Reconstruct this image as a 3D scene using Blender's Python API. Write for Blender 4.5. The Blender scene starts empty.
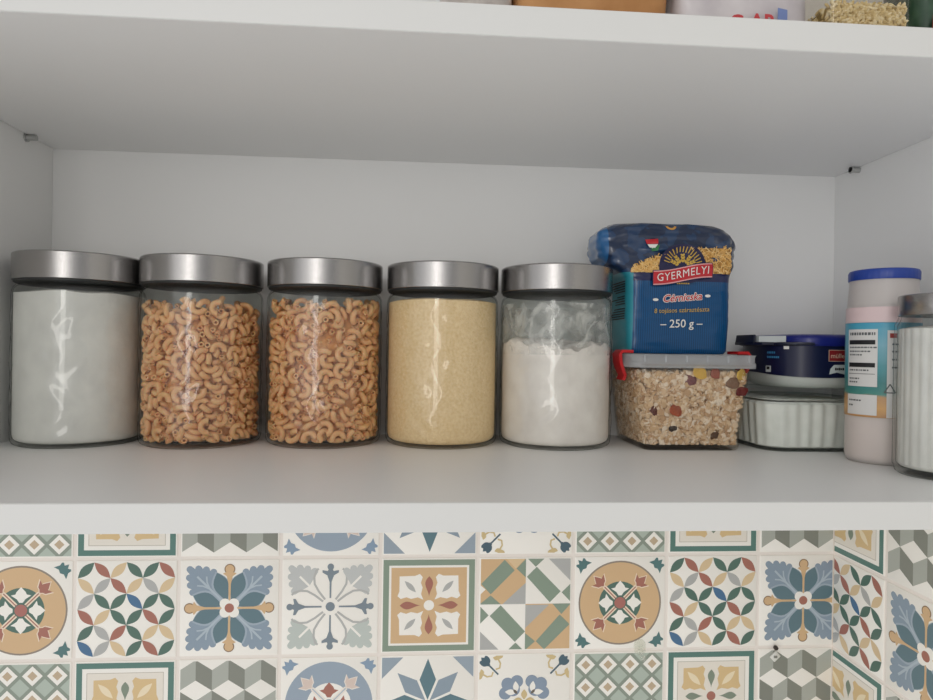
import bpy, bmesh, math, random
from mathutils import Vector, Matrix, Quaternion, noise

# ---------------------------------------------------------------- camera, world, lights, exposure
SC = bpy.context.scene
COL = SC.collection
ZS = 0.134                      # top of the cabinet's bottom board (the shelf the jars stand on)

def norm(v): return Vector(v).normalized()
FW = norm((0.0709, 0.9975, -0.0010)); RT = norm((0.9974, -0.0709, 0.0151)); RT = (RT - FW * RT.dot(FW)).normalized(); UP = RT.cross(FW)
cam_data = bpy.data.cameras.new('camera')
cam = bpy.data.objects.new('camera', cam_data); COL.objects.link(cam)
m = Matrix((RT, UP, -FW)).transposed().to_4x4(); m.translation = (0.3449, -0.6697, 0.2174)
cam.matrix_world = m
cam_data.sensor_width = 36.0; cam_data.lens = 638.07 / 933 * 36.0
cam_data.clip_start = 0.01
SC.camera = cam

SC.view_settings.view_transform = 'Standard'; SC.view_settings.look = 'None'
SC.view_settings.gamma = 1.0; SC.view_settings.use_curve_mapping = False
SC.view_settings.exposure = 0.0
SC.cycles.transparent_max_bounces = 40; SC.cycles.max_bounces = 16; SC.cycles.diffuse_bounces = 6

def lin(c):
    c = c.lstrip('#'); v = [int(c[i:i + 2], 16) / 255 for i in (0, 2, 4)]
    return tuple(x / 12.92 if x <= .04045 else ((x + .055) / 1.055) ** 2.4 for x in v) + (1.0,)

# the dim kitchen around the camera: a soft grey dome, lighter towards the window side
world = bpy.data.worlds.new('kitchen_light'); SC.world = world; world.use_nodes = True
nt = world.node_tree; bg = nt.nodes['Background']
tc = nt.nodes.new('ShaderNodeTexCoord'); sep = nt.nodes.new('ShaderNodeSeparateXYZ'); nt.links.new(tc.outputs['Generated'], sep.inputs[0])
def wnode(kind, **kw):
    k = nt.nodes.new(kind)
    for n_, v in kw.items(): setattr(k, n_, v)
    return k
def wrange(src, a, b, c, d):
    k = wnode('ShaderNodeMapRange', interpolation_type='SMOOTHSTEP'); nt.links.new(src, k.inputs['Value'])
    for i, v in ((1, a), (2, b), (3, c), (4, d)): k.inputs[i].default_value = v
    return k.outputs[0]
def wmul(a, b):
    k = wnode('ShaderNodeMath', operation='MULTIPLY'); nt.links.new(a, k.inputs[0]); nt.links.new(b, k.inputs[1]); return k.outputs[0]
updown = wrange(sep.outputs['Z'], -.45, .45, 0.94, 0.60)     # light worktop and floor below, dimmer ceiling
side = wrange(sep.outputs['X'], -.6, .9, 1.09, 0.76)         # window side and far side
front = wnode('ShaderNodeVectorMath', operation='DOT_PRODUCT'); nt.links.new(tc.outputs['Generated'], front.inputs[0]); front.inputs[1].default_value = (0.20, -0.97, -0.10)
body = wrange(front.outputs['Value'], .80, .97, 1.0, 0.55)   # the room behind the person with the camera is darker
val = wmul(wmul(updown, side), body)
comb = wnode('ShaderNodeCombineColor')
for i in range(3): nt.links.new(val, comb.inputs[i])
nt.links.new(comb.outputs[0], bg.inputs['Color']); bg.inputs['Strength'].default_value = 1.0

def area_light(name, loc, target, sx, sy, power, col):
    d = bpy.data.lights.new(name, 'AREA'); d.shape = 'RECTANGLE'; d.size = sx; d.size_y = sy; d.energy = power; d.color = col
    o = bpy.data.objects.new(name, d); COL.objects.link(o); o.location = loc
    o.rotation_euler = (Vector(target) - Vector(loc)).to_track_quat('-Z', 'Y').to_euler()
    return o
area_light('kitchen_window_light', (-0.06, -1.75, 0.42), (0.30, -0.1, 0.2), 0.26, 1.1, 3.4, (1.0, 0.97, 0.93))
area_light('room_daylight', (-0.3, -2.3, 0.55), (0.35, -0.1, 0.25), 1.9, 1.3, 4.0, (1.0, 0.98, 0.95))

# ---------------------------------------------------------------- materials
def nodes_of(m): return m.node_tree.nodes, m.node_tree.links
def mat(name, col, rough=.5, metal=0.0, spec=.5, bump=None, vary=None, island=None, **kw):
    """Principled material. bump=(scale, strength, distance); vary=(scale, colour2, low, high); island=(colours) per loose piece."""
    m = bpy.data.materials.new(name); m.use_nodes = True
    n, l = nodes_of(m); b = n['Principled BSDF']
    b.inputs['Base Color'].default_value = lin(col) if isinstance(col, str) else col
    b.inputs['Roughness'].default_value = rough; b.inputs['Metallic'].default_value = metal
    b.inputs['Specular IOR Level'].default_value = spec
    for k, v in kw.items(): b.inputs[k].default_value = v
    co = n.new('ShaderNodeTexCoord')
    if vary:
        t = n.new('ShaderNodeTexNoise'); t.inputs['Scale'].default_value = vary[0]; t.inputs['Detail'].default_value = 4
        l.new(co.outputs['Object'], t.inputs['Vector'])
        r = n.new('ShaderNodeValToRGB'); r.color_ramp.elements[0].position = vary[2]; r.color_ramp.elements[1].position = vary[3]
        r.color_ramp.elements[0].color = lin(col); r.color_ramp.elements[1].color = lin(vary[1])
        l.new(t.outputs['Fac'], r.inputs[0]); l.new(r.outputs[0], b.inputs['Base Color'])
    if island:
        g = n.new('ShaderNodeNewGeometry'); r = n.new('ShaderNodeValToRGB'); r.color_ramp.interpolation = 'CONSTANT'
        cr = r.color_ramp.elements
        while len(cr) < len(island): cr.new(1.0)
        for i, c in enumerate(island): cr[i].position = i / len(island); cr[i].color = lin(c)
        l.new(g.outputs['Random Per Island'], r.inputs[0]); l.new(r.outputs[0], b.inputs['Base Color'])
    if bump:
        t = n.new('ShaderNodeTexNoise'); t.inputs['Scale'].default_value = bump[0]; t.inputs['Detail'].default_value = 3
        l.new(co.outputs['Object'], t.inputs['Vector'])
        bp = n.new('ShaderNodeBump'); bp.inputs['Strength'].default_value = bump[1]; bp.inputs['Distance'].default_value = bump[2]
        l.new(t.outputs['Fac'], bp.inputs['Height']); l.new(bp.outputs[0], b.inputs['Normal'])
    return m

def clear_mat(name, tint, edge, rough=.03, ior=1.45, haze=0.0, haze_col='#ffffff', edge_pos=.75):
    """Thin clear glass or plastic: light passes straight through, tinted more strongly where the wall is seen edge-on, plus a mirror gloss."""
    m = bpy.data.materials.new(name); m.use_nodes = True
    n, l = nodes_of(m); n.remove(n['Principled BSDF']); out = n['Material Output']
    lw = n.new('ShaderNodeLayerWeight'); lw.inputs['Blend'].default_value = .5
    r = n.new('ShaderNodeValToRGB'); e = r.color_ramp.elements
    e[0].position = edge_pos; r.color_ramp.interpolation = 'EASE'; e[0].color = lin(tint); e[1].position = 1.0; e[1].color = lin(edge)
    l.new(lw.outputs['Facing'], r.inputs[0])
    tr = n.new('ShaderNodeBsdfTransparent'); l.new(r.outputs[0], tr.inputs[0])
    gl = n.new('ShaderNodeBsdfGlossy'); gl.inputs['Roughness'].default_value = rough; gl.inputs['Color'].default_value = (.95, .95, .95, 1)
    r0 = ((ior - 1) / (ior + 1)) ** 2
    pw = n.new('ShaderNodeMath'); pw.operation = 'POWER'; l.new(lw.outputs['Facing'], pw.inputs[0]); pw.inputs[1].default_value = 5
    fr = n.new('ShaderNodeMath'); fr.operation = 'MULTIPLY_ADD'; l.new(pw.outputs[0], fr.inputs[0]); fr.inputs[1].default_value = .35; fr.inputs[2].default_value = r0
    last = tr
    if haze:
        df = n.new('ShaderNodeBsdfTranslucent'); df.inputs[0].default_value = lin(haze_col)
        d2 = n.new('ShaderNodeBsdfDiffuse'); d2.inputs[0].default_value = lin(haze_col)
        ad = n.new('ShaderNodeMixShader'); ad.inputs[0].default_value = .5; l.new(df.outputs[0], ad.inputs[1]); l.new(d2.outputs[0], ad.inputs[2])
        mx = n.new('ShaderNodeMixShader'); mx.inputs[0].default_value = haze; l.new(tr.outputs[0], mx.inputs[1]); l.new(ad.outputs[0], mx.inputs[2]); last = mx
    mix = n.new('ShaderNodeMixShader'); l.new(fr.outputs[0], mix.inputs[0]); l.new(last.outputs[0], mix.inputs[1]); l.new(gl.outputs[0], mix.inputs[2])
    l.new(mix.outputs[0], out.inputs['Surface'])
    return m

# ---------------------------------------------------------------- object helpers
def tag(o, label=None, cat=None, group=None, kind=None):
    if label: o['label'] = label
    if cat: o['category'] = cat
    if group: o['group'] = group
    if kind: o['kind'] = kind
    return o

def empty(name, loc=(0, 0, 0), rz=0.0):
    o = bpy.data.objects.new(name, None); COL.objects.link(o); o.location = loc; o.rotation_euler = (0, 0, rz)
    o.empty_display_size = .01
    return o

class MB:
    """Collects faces with material slots and links them as one mesh object."""
    def __init__(s): s.v = []; s.f = []; s.mi = []; s.mats = []
    def slot(s, m):
        if m not in s.mats: s.mats.append(m)
        return s.mats.index(m)
    def add(s, vs, fs, m):
        k = len(s.v); i = s.slot(m); s.v += [tuple(p) for p in vs]
        for f in fs: s.f.append(tuple(k + j for j in f)); s.mi.append(i)
    def poly(s, pts, m): s.add(pts, [tuple(range(len(pts)))], m)
    def loft(s, rings, m, closed=True, cap0=True, cap1=True):
        n = len(rings[0]); vs = [p for r in rings for p in r]; fs = []
        for i in range(len(rings) - 1):
            for j in range(n if closed else n - 1):
                a, b = i * n + j, i * n + (j + 1) % n
                fs.append((a, b, b + n, a + n))
        if cap0: fs.append(tuple(reversed(range(n))))
        if cap1: fs.append(tuple((len(rings) - 1) * n + j for j in range(n)))
        s.add(vs, fs, m)
    def lathe(s, prof, m, seg=64, c=(0, 0, 0), fn=None, cap0=True, cap1=True):
        rings = []
        for r, z in prof:
            ring = []
            for j in range(seg):
                t = 2 * math.pi * j / seg; rr = r + (fn(t, z) if fn else 0)
                ring.append((c[0] + rr * math.cos(t), c[1] + rr * math.sin(t), c[2] + z))
            rings.append(ring)
        s.loft(rings, m, True, cap0, cap1)
    def tube(s, pts, r, m, seg=10, caps=True):
        pts = [Vector(p) for p in pts]; rings = []; ref = Vector((0, 0, 1)); up = None
        for i, p in enumerate(pts):
            d = (pts[min(i + 1, len(pts) - 1)] - pts[max(i - 1, 0)]).normalized()
            if up is None: up = d.orthogonal().normalized()
            up = (up - d * up.dot(d)).normalized(); w = d.cross(up)
            rr = r[i] if isinstance(r, (list, tuple)) else r
            rings.append([p + (up * math.cos(2 * math.pi * j / seg) + w * math.sin(2 * math.pi * j / seg)) * rr for j in range(seg)])
        s.loft(rings, m, True, caps, caps)
    def box(s, lo, hi, m, bev=0.0, seg=2):
        bm = bmesh.new(); bmesh.ops.create_cube(bm, size=1.0)
        for v in bm.verts: v.co = Vector([lo[i] + (v.co[i] + .5) * (hi[i] - lo[i]) for i in range(3)])
        if bev: bmesh.ops.bevel(bm, geom=list(bm.edges), offset=bev, segments=seg, profile=.5, affect='EDGES')
        bm.verts.index_update(); s.add([v.co for v in bm.verts], [[v.index for v in f.verts] for f in bm.faces], m); bm.free()
    def build(s, name, parent=None, angle=40, subsurf=0):
        me = bpy.data.meshes.new(name); me.from_pydata(s.v, [], s.f)
        for m in s.mats: me.materials.append(m)
        me.polygons.foreach_set('material_index', s.mi)
        bm = bmesh.new(); bm.from_mesh(me); big = [f for f in bm.faces if len(f.verts) > 4]
        if big: bmesh.ops.triangulate(bm, faces=big, quad_method='BEAUTY', ngon_method='EAR_CLIP')
        bm.to_mesh(me); bm.free()
        if angle:
            me.shade_smooth(); me.set_sharp_from_angle(angle=math.radians(angle))
        o = bpy.data.objects.new(name, me); COL.objects.link(o)
        if parent: o.parent = parent
        if subsurf:
            sm = o.modifiers.new('smooth', 'SUBSURF'); sm.levels = sm.render_levels = subsurf
        return o

def rrect(hx, hy, r, n=6, cx=0, cy=0):
    """Rounded rectangle outline, counter-clockwise."""
    pts = []
    for k, (sx, sy) in enumerate(((1, 1), (-1, 1), (-1, -1), (1, -1))):
        for i in range(n + 1):
            a = math.pi / 2 * (k + i / n)
            pts.append((cx + sx * (hx - r) + r * math.cos(a), cy + sy * (hy - r) + r * math.sin(a)))
    return pts
def superell(hx, hy, p, n=64, cx=0, cy=0):
    out = []
    for j in range(n):
        t = 2 * math.pi * j / n; c, s = math.cos(t), math.sin(t)
        out.append((cx + hx * math.copysign(abs(c) ** (2 / p), c), cy + hy * math.copysign(abs(s) ** (2 / p), s)))
    return out
def at_z(ring, z): return [(x, y, z) for x, y in ring]

def text_tris(body, size, shear=0.0, bold=0.0, align='CENTER', space=1.0):
    """Flat triangles of a line of lettering, in its own plane."""
    cu = bpy.data.curves.new('lettering', 'FONT'); cu.body = body; cu.size = size; cu.shear = shear; cu.offset = bold
    cu.space_character = space; cu.align_x = align; cu.align_y = 'CENTER'; cu.resolution_u = 3
    ob = bpy.data.objects.new('lettering', cu); me = ob.to_mesh()
    bm = bmesh.new(); bm.from_mesh(me); bmesh.ops.triangulate(bm, faces=list(bm.faces))
    for _ in range(4):                                  # short edges, so that the lettering follows a curved surface
        long = [g for g in bm.edges if g.calc_length() > max(.0016, size * .16)]
        if not long: break
        bmesh.ops.subdivide_edges(bm, edges=long, cuts=1); bmesh.ops.triangulate(bm, faces=[f for f in bm.faces if len(f.verts) > 3])
    bm.verts.index_update(); vs = [(v.co.x, v.co.y) for v in bm.verts]; fs = [tuple(v.index for v in f.verts) for f in bm.faces]; bm.free()
    ob.to_mesh_clear(); bpy.data.objects.remove(ob); bpy.data.curves.remove(cu)
    return vs, fs

# ---------------------------------------------------------------- patterned wall tiles
TP = 0.102                       # tile pitch
TS = 0.0982                      # tile face
tcol = {}
def tm(h, rough=.32):
    if h not in tcol: tcol[h] = mat('tile_glaze_' + h.lstrip('#'), h, rough, vary=None, bump=None)
    return tcol[h]
WHITE, TAN, TEAL, GREEN, DGREEN = '#f6f2ea', '#d6b48a', '#67848a', '#8a9a89', '#557266'
SLATE, BLUE, LBLUE, DBLUE, BROWN = '#7f8b94', '#8d9dac', '#b2bfc8', '#627c85', '#a96f60'
GREY, LGREY, SAGE, DSAGE, PBLUE = '#b4b4b1', '#c4c6c4', '#b3beb2', '#8f998c', '#4c7296'

def circle(r, cx=0, cy=0, n=28): return [(cx + r * math.cos(2 * math.pi * i / n), cy + r * math.sin(2 * math.pi * i / n)) for i in range(n)]
def rotp(pts, deg, cx=0, cy=0):
    c, s = math.cos(math.radians(deg)), math.sin(math.radians(deg)); return [(cx + x * c - y * s, cy + x * s + y * c) for x, y in pts]
def shift(pts, dx, dy): return [(x + dx, y + dy) for x, y in pts]
def scale(pts, k): return [(x * k, y * k) for x, y in pts]
def sq(h): return [(-h, -h), (h, -h), (h, h), (-h, h)]
def capsule(a, b, r0, r1, n=8):
    a, b = Vector(a), Vector(b); d = (b - a).normalized(); ang = math.atan2(d.y, d.x); out = []
    for i in range(n + 1): t = ang - math.pi / 2 + math.pi * i / n; out.append((b.x + r1 * math.cos(t), b.y + r1 * math.sin(t)))
    for i in range(n + 1): t = ang + math.pi / 2 + math.pi * i / n; out.append((a.x + r0 * math.cos(t), a.y + r0 * math.sin(t)))
    return out
def lens(a, b, k, n=8):
    """Leaf between two points, half width k of its length."""
    a, b = Vector(a), Vector(b); d = b - a; w = Vector((-d.y, d.x)); out = []
    for i in range(n + 1): t = i / n; p = a + d * t + w * (k * math.sin(math.pi * t)); out.append((p.x, p.y))
    for i in range(n - 1, 0, -1): t = i / n; p = a + d * t - w * (k * math.sin(math.pi * t)); out.append((p.x, p.y))
    return out
def drop(y0, y1, w, n=10, skew=1.6):
    """Teardrop along +y, thin end at y0."""
    L = []; R = []
    for i in range(n + 1):
        t = i / n; h = w * math.sin(math.pi * t ** skew) if 0 < t < 1 else 0
        L.append((-h, y0 + (y1 - y0) * t)); R.append((h, y0 + (y1 - y0) * t))
    return R + L[::-1][1:-1]
def stroke(pts, w):
    L = []; R = []
    for i, p in enumerate(pts):
        a = Vector(pts[max(i - 1, 0)]); b = Vector(pts[min(i + 1, len(pts) - 1)]); d = (b - a).normalized(); nn = Vector((-d.y, d.x)) * w / 2
        L.append((p[0] + nn.x, p[1] + nn.y)); R.append((p[0] - nn.x, p[1] - nn.y))
    return L + R[::-1]
FLEUR = [(0, 0), (.022, .02), (.045, .028), (.078, .085), (.036, .07), (.03, .085), (0, .135), (-.03, .085), (-.036, .07), (-.078, .085), (-.045, .028), (-.022, .02)]
LEAF = [(.06, .06), (.085, .12), (.07, .19), (.088, .24), (.07, .30), (.10, .335), (.15, .315), (.31, .315), (.315, .15), (.335, .10), (.30, .07), (.24, .088), (.19, .07), (.12, .085)]

def t_circle(disc, ring, inner, petal, stem, fl, dot, corner, flout):
    def f(E):
        E(circle(.458, n=56), ring); E(circle(.44, n=56), disc)
        E(circle(.232, n=36), inner)
        P = [(-.018, .08), (-.04, .115), (-.10, .155), (-.055, .165), (-.045, .19), (0, .24), (.045, .19), (.055, .165), (.10, .155), (.04, .115), (.018, .08)]
        for k in range(4): E(rotp(P, 90 * k), petal)
        for k in range(4):
            a = 45 + 90 * k
            E(rotp([(-.021, .05), (-.021, .25), (.021, .25), (.021, .05)], a), flout); E(rotp([(-.006, .05), (-.006, .27), (.006, .27), (.006, .05)], a), stem)
            E(rotp(shift(scale(FLEUR, 1.32), 0, .243), a), flout); E(rotp(shift(scale(FLEUR, 1.12), 0, .255), a), fl)
        E(circle(.072), inner); E(circle(.062), dot)
        for k in range(4): E(rotp(shift(scale([(0, 0), (.03, .015), (.075, .0), (.05, .05), (.06, .1), (.02, .075), (0, .11), (-.02, .075), (-.06, .1), (-.05, .05), (-.075, 0), (-.03, .015)], 1.15), 0, .535), 45 + 90 * k), corner)
    return f
PET = ['GrtGGr', 'tsrtst', 'sGGbGG', 'rtGGrG', 'GsrGtt', 'bstGrG']
PC = {'G': DGREEN, 'r': BROWN, 't': '#dcc39c', 's': GREY, 'b': PBLUE}
def t_petals(E):
    g = .97 / 6
    for j, row in enumerate(PET):
        for i, ch in enumerate(row):
            x0, y1 = -.485 + i * g, .485 - j * g
            a, b = ((x0, y1 - g), (x0 + g, y1)) if (i + j) % 2 == 0 else ((x0, y1), (x0 + g, y1 - g))
            E(lens(a, b, .205), PC[ch])
LOBES = [(-.405, .405), (-.318, .41), (-.24, .40), (-.165, .375), (-.41, .318), (-.40, .24), (-.375, .165)]
def leafcorner(E, k, c, base=(-.20, .20), w=.062):
    for t in LOBES: E(rotp(capsule(base, t, w, .035), 90 * k), c)
def t_bluecross(E):
    for k in range(4):
        leafcorner(E, k, BLUE)
    for k in range(4):
        for s in (-1, 1): E(rotp([(s * x, y) for x, y in rotp(drop(.03, .405, .092, skew=1.35), 21)], 90 * k), '#a2b0bc')
        for s in (-1, 1): E(rotp([(s * x, y) for x, y in rotp(drop(.05, .39, .078, skew=1.35), 19.5)], 90 * k), DBLUE)
        E(rotp(stroke([(-.06, .06), (-.2, .2), (-.33, .33)], .022), 90 * k), LBLUE)
        E(rotp(stroke([(-.2, .2), (-.23, .27), (-.235, .33)], .015), 90 * k), LBLUE); E(rotp(stroke([(-.2, .2), (-.27, .23), (-.33, .235)], .015), 90 * k), LBLUE)
    arm = [(-.010, .05), (-.012, .25), (-.03, .33), (-.07, .36), (-.035, .375), (-.03, .41), (.03, .41), (.035, .375), (.07, .36), (.03, .33), (.012, .25), (.010, .05)]
    for k in range(4):
        E(rotp(circle(.055, 0, .405), 90 * k), '#8b6f55'); E(rotp(circle(.045, 0, .405), 90 * k), TAN); E(rotp(arm, 90 * k), TAN)
    for k in range(4): E(rotp(circle(.055, .045, .045, 14), 90 * k), WHITE)
    E(circle(.048), BROWN)
def t_greyflower(E):
    for k in range(4):
        leafcorner(E, k, LGREY if k in (0, 3) else '#c1c8c2', (-.27, .27), .07)
        E(rotp(stroke([(-.14, .14), (-.32, .32)], .022), 90 * k), WHITE)
        for s in (-1, 1):
            cv = [(s * x, y) for x, y in ((.055, .075), (.12, .16), (.165, .24), (.17, .31), (.15, .38), (.125, .40))]
            E(rotp(stroke(cv, .022), 90 * k), '#b9b9b6')
    arm = [(-.008, .09), (-.010, .26), (-.035, .33), (-.085, .36), (-.085, .385), (-.03, .375), (-.02, .40), (.02, .40), (.03, .375), (.085, .385), (.085, .36), (.035, .33), (.010, .26), (.008, .09)]
    for k in range(4): E(rotp(arm, 90 * k), SLATE); E(rotp(circle(.034, 0, .42), 90 * k), SLATE)
    E(circle(.048), SLATE)
def t_tansquare(E):
    E(sq(.492), GREEN); E(sq(.425), WHITE); E(sq(.402), TAN)
    for k in range(4): E(rotp(LEAF, 90 * k), WHITE); E(rotp(lens((.14, .14), (.26, .26), .16), 90 * k), GREY)
    for k in range(4): E(rotp(drop(.09, .31, .042), 90 * k), BROWN)
    E(circle(.055), WHITE)
def t_geometric(E):
    def q(pts, c): E([((x - 632) / 272 - .5, .5 - (y - 112) / 280) for x, y in pts], c)
    q([(632, 112), (768, 112), (768, 252), (632, 252)], TAN); q([(768, 252), (903, 252), (903, 392), (768, 392)], TAN)
    q([(637, 190), (705, 118), (735, 150), (665, 222)], GREEN); q([(740, 145), (768, 115), (768, 172)], GREEN); q([(632, 252), (665, 225), (695, 252)], GREEN)
    q([(700, 252), (768, 188), (768, 252)], GREY)
    q([(632, 192), (632, 225), (650, 207)], WHITE); q([(708, 112), (738, 145), (768, 112)], '#e0c49b')
    q([(771, 170), (800, 140), (872, 215), (840, 248)], GREEN); q([(770, 112), (826, 112), (797, 140)], GREEN); q([(832, 112), (903, 112), (903, 185)], GREY); q([(903, 190), (903, 248), (875, 218)], GREEN)
    q([(663, 287), (695, 255), (768, 335), (738, 366)], GREEN); q([(632, 255), (660, 285), (632, 313)], GREEN); q([(632, 330), (632, 392), (694, 392)], GREY); q([(716, 392), (740, 368), (764, 392)], GREEN)
    q([(768, 255), (838, 255), (768, 325)], GREY); q([(800, 365), (870, 285), (900, 315), (825, 390)], GREEN); q([(848, 252), (903, 252), (875, 284)], GREEN); q([(768, 340), (798, 365), (768, 392)], GREEN)
def t_diamonds(E):
    E(sq(.49), SAGE)
    for d in range(-4, 5):
        for s in (1, -1):
            a, b = (max(-.49, -.49 + d * .245), 0), 0
            pts = []
            e = (d + .5) * .245; x0 = max(-.49, -.49 + e); x1 = min(.49, .49 + e)
            if x1 > x0: E(stroke([(x0, s * (x0 - e)), (x1, s * (x1 - e))], .040), DSAGE)
    for j in range(4):
        for i in range(4):
            cx, cy = -.3675 + .245 * i, -.3675 + .245 * j
            for r, c in ((.102, WHITE), (.05, '#c3ae92')): E([(cx + r, cy), (cx, cy + r), (cx - r, cy), (cx, cy - r)], c)
def t_framed(E):
    E(sq(.492), '#5a8077'); E(sq(.428), WHITE); E(sq(.385), '#c2bbae'); E(sq(.378), '#ebe4d8')
    for k in range(4): E(rotp(LEAF, 90 * k), '#dcbf8e'); E(rotp(lens((.12, .12), (.27, .27), .16), 90 * k), '#f0dfbe')
    for k in range(4): E(rotp(drop(.09, .29, .04), 90 * k), '#84907f')
    E(circle(.05), BROWN)
def t_cubes(E):
    L, R = '#87897f', '#aeb1a8'
    hx, hz, fh = 1 / 6, .107, .213
    for k in range(-1, 3):
        cy = .5 - k * .32
        for i in range(-1, 5):
            cx = -.5 + i / 3 + (1 / 3 if k % 2 == 0 else 1 / 6)
            n0 = (cx, cy - hz)
            E([(cx - hx, cy), n0, (cx, cy - hz - fh), (cx - hx, cy - fh)], L); E([n0, (cx + hx, cy), (cx + hx, cy - fh), (cx, cy - hz - fh)], R)
def t_star(E):
    for k in range(4):
        E(rotp([(0, .03), (.088, .245), (0, .47), (-.088, .245)], 90 * k), '#617f88'); E(rotp([(0, .03), (.088, .25), (0, .455), (-.088, .25)], 90 * k + 45), '#909fab')
        E(rotp([(.49, .49), (.26, .49), (.49, .26)], 90 * k), '#9aa7b2')
def t_sprigs(E):
    for k in range(4):
        a = 90 * k + 45
        E(rotp([(-.009, .40), (.009, .40), (.009, .58), (-.009, .58)], a), '#4e6672')
        for t in (-32, 0, 32): E(rotp(rotp(lens((0, -.03), (0, .10), .28), t, 0, 0.565), a), '#4e6672')
        for s in (-1, 1):
            E(rotp(stroke([(s * .02, .46), (s * .06, .44), (s * .10, .47), (s * .115, .52)], .018), a), '#d3bd8d')
            for t in (-50, 0, 50): E(rotp(rotp(lens((0, 0), (0, .075), .3), t - s * 20, s * .125, .51), a), '#d3bd8d')
        for t in (-62, 0, 62): E(rotp(rotp(circle(.068, 0, .10), t, 0, .155), a), '#8b9aac')
        E(rotp(circle(.075, 0, .17), a), '#8b9aac')
        for t in (-40, 40): E(rotp(rotp(lens((0, 0), (0, .125), .25), t, 0, .12), a), WHITE)
        E(rotp(lens((0, .10), (0, .17), .22), a), '#6b6155')
    for k in range(4): E(rotp(lens((0, .01), (0, .12), .3), 90 * k), '#d3bd8d')

EVEN = [t_circle(TAN, '#93877a', DGREEN, WHITE, BROWN, BROWN, '#ad6f66', '#557a7a', '#efdcc6'), t_petals, t_bluecross, t_greyflower, t_tansquare, t_geometric]
ODD = [t_diamonds, t_framed, t_cubes, t_circle('#9aa8b6', '#9aa8b6', WHITE, BROWN, LBLUE, '#dcc9bd', BLUE, '#8ba0b5', '#eee4da'), t_star, t_sprigs]

def clip(pts, lim, keep_less, ax=0):
    """Clip a polygon against the line where coordinate ax equals lim."""
    out = []
    for i, p in enumerate(pts):
        q = pts[(i + 1) % len(pts)]; ip = (p[ax] <= lim) if keep_less else (p[ax] >= lim); iq = (q[ax] <= lim) if keep_less else (q[ax] >= lim)
        if ip: out.append(p)
        if ip != iq:
            t = (lim - p[ax]) / (q[ax] - p[ax]); out.append((p[0] + (q[0] - p[0]) * t, p[1] + (q[1] - p[1]) * t))
    return out

def tile(mb, place, fn, u0, u1):
    """One glazed tile: a slab with a soft edge and its printed pattern. place(u, v, h) -> point; u, v in tile units about its centre; u0..u1 the part not cut away."""
    b = .012; lo, hi = max(-.5, u0), min(.5, u1)
    rings = [[place(lo, -.5, 0), place(hi, -.5, 0), place(hi, .5, 0), place(lo, .5, 0)],
             [place(lo, -.5, .0006), place(hi, -.5, .0006), place(hi, .5, .0006), place(lo, .5, .0006)],
             [place(lo + b, -.5 + b, .0012), place(hi - b, -.5 + b, .0012), place(hi - b, .5 - b, .0012), place(lo + b, .5 - b, .0012)]]
    mb.loft(rings, tm(WHITE), True, False, True)
    lay = [0]
    def E(pts, c):
        for lim, less, ax in ((max(-.487, u0 + .012), False, 0), (min(.487, u1 - .012), True, 0), (-.487, False, 1), (.487, True, 1)): pts = clip(pts, lim, less, ax)
        cl = []
        for p in pts:
            if not cl or (abs(p[0] - cl[-1][0]) + abs(p[1] - cl[-1][1])) > 1e-5: cl.append(p)
        if len(cl) > 1 and (abs(cl[0][0] - cl[-1][0]) + abs(cl[0][1] - cl[-1][1])) < 1e-5: cl.pop()
        if len(cl) < 3: return
        ar = sum(cl[i][0] * cl[(i + 1) % len(cl)][1] - cl[(i + 1) % len(cl)][0] * cl[i][1] for i in range(len(cl)))
        if abs(ar) < 1e-5: return
        if ar < 0: cl.reverse()
        lay[0] += 1
        mb.poly([place(x, y, .00122 + lay[0] * .000004) for x, y in cl], tm(c))
    fn(E)

grout = mat('grout', '#efe7df', .8, bump=(180, .25, .0005))
plaster = mat('wall_plaster', '#d9d6cf', .8, bump=(60, .1, .001))
WALL_X = 0.8002
def wall_back():
    mb = MB()
    mb.box((-.55, .0012, -.46), (WALL_X + .06, .06, .95), plaster)
    mb.box((-.55, .0, -.46), (WALL_X, .0013, 2 * .001 + TP * 1.02), grout)
    for row in range(-1, 4):
        for c in range(-5, 8):
            cx, cz = (c + .5) * TP, -(row + .5) * TP
            fn = (EVEN if row % 2 == 0 else ODD)[(c + 1) % 6]
            lim = (WALL_X - .001 - cx) / TS
            tile(mb, lambda u, v, h, cx=cx, cz=cz: (cx + u * TS, -h, cz + v * TS), fn, -9, lim)
    return tag(mb.build('wall_back', angle=30), 'back wall tiled with colourful patchwork tiles below the white cabinet', 'wall', kind='structure')
def wall_right():
    mb = MB(); W0 = .0795
    mb.box((WALL_X + .0012, -1.1, -.46), (WALL_X + .06, .0012, .95), plaster)
    mb.box((WALL_X, -1.1, -.46), (WALL_X + .0013, 0, 2 * .001 + TP * 1.02), grout)
    for row in range(-1, 4):
        for c in range(0, 9):
            cy, cz = -(W0 - TP / 2 + c * TP), -(row + .5) * TP
            fn = (EVEN if row % 2 == 0 else ODD)[(c + 1) % 6]
            lo = ((.0015) - (W0 - TP / 2)) / TS if c == 0 else -9
            tile(mb, lambda u, v, h, cy=cy, cz=cz: (WALL_X - h, cy - u * TS, cz + v * TS), fn, lo, 9)
    return tag(mb.build('wall_right', angle=30), 'side wall with the same patchwork tiles, meeting the tiled back wall in the corner', 'wall', kind='structure')
wall_back(); wall_right()

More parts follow.
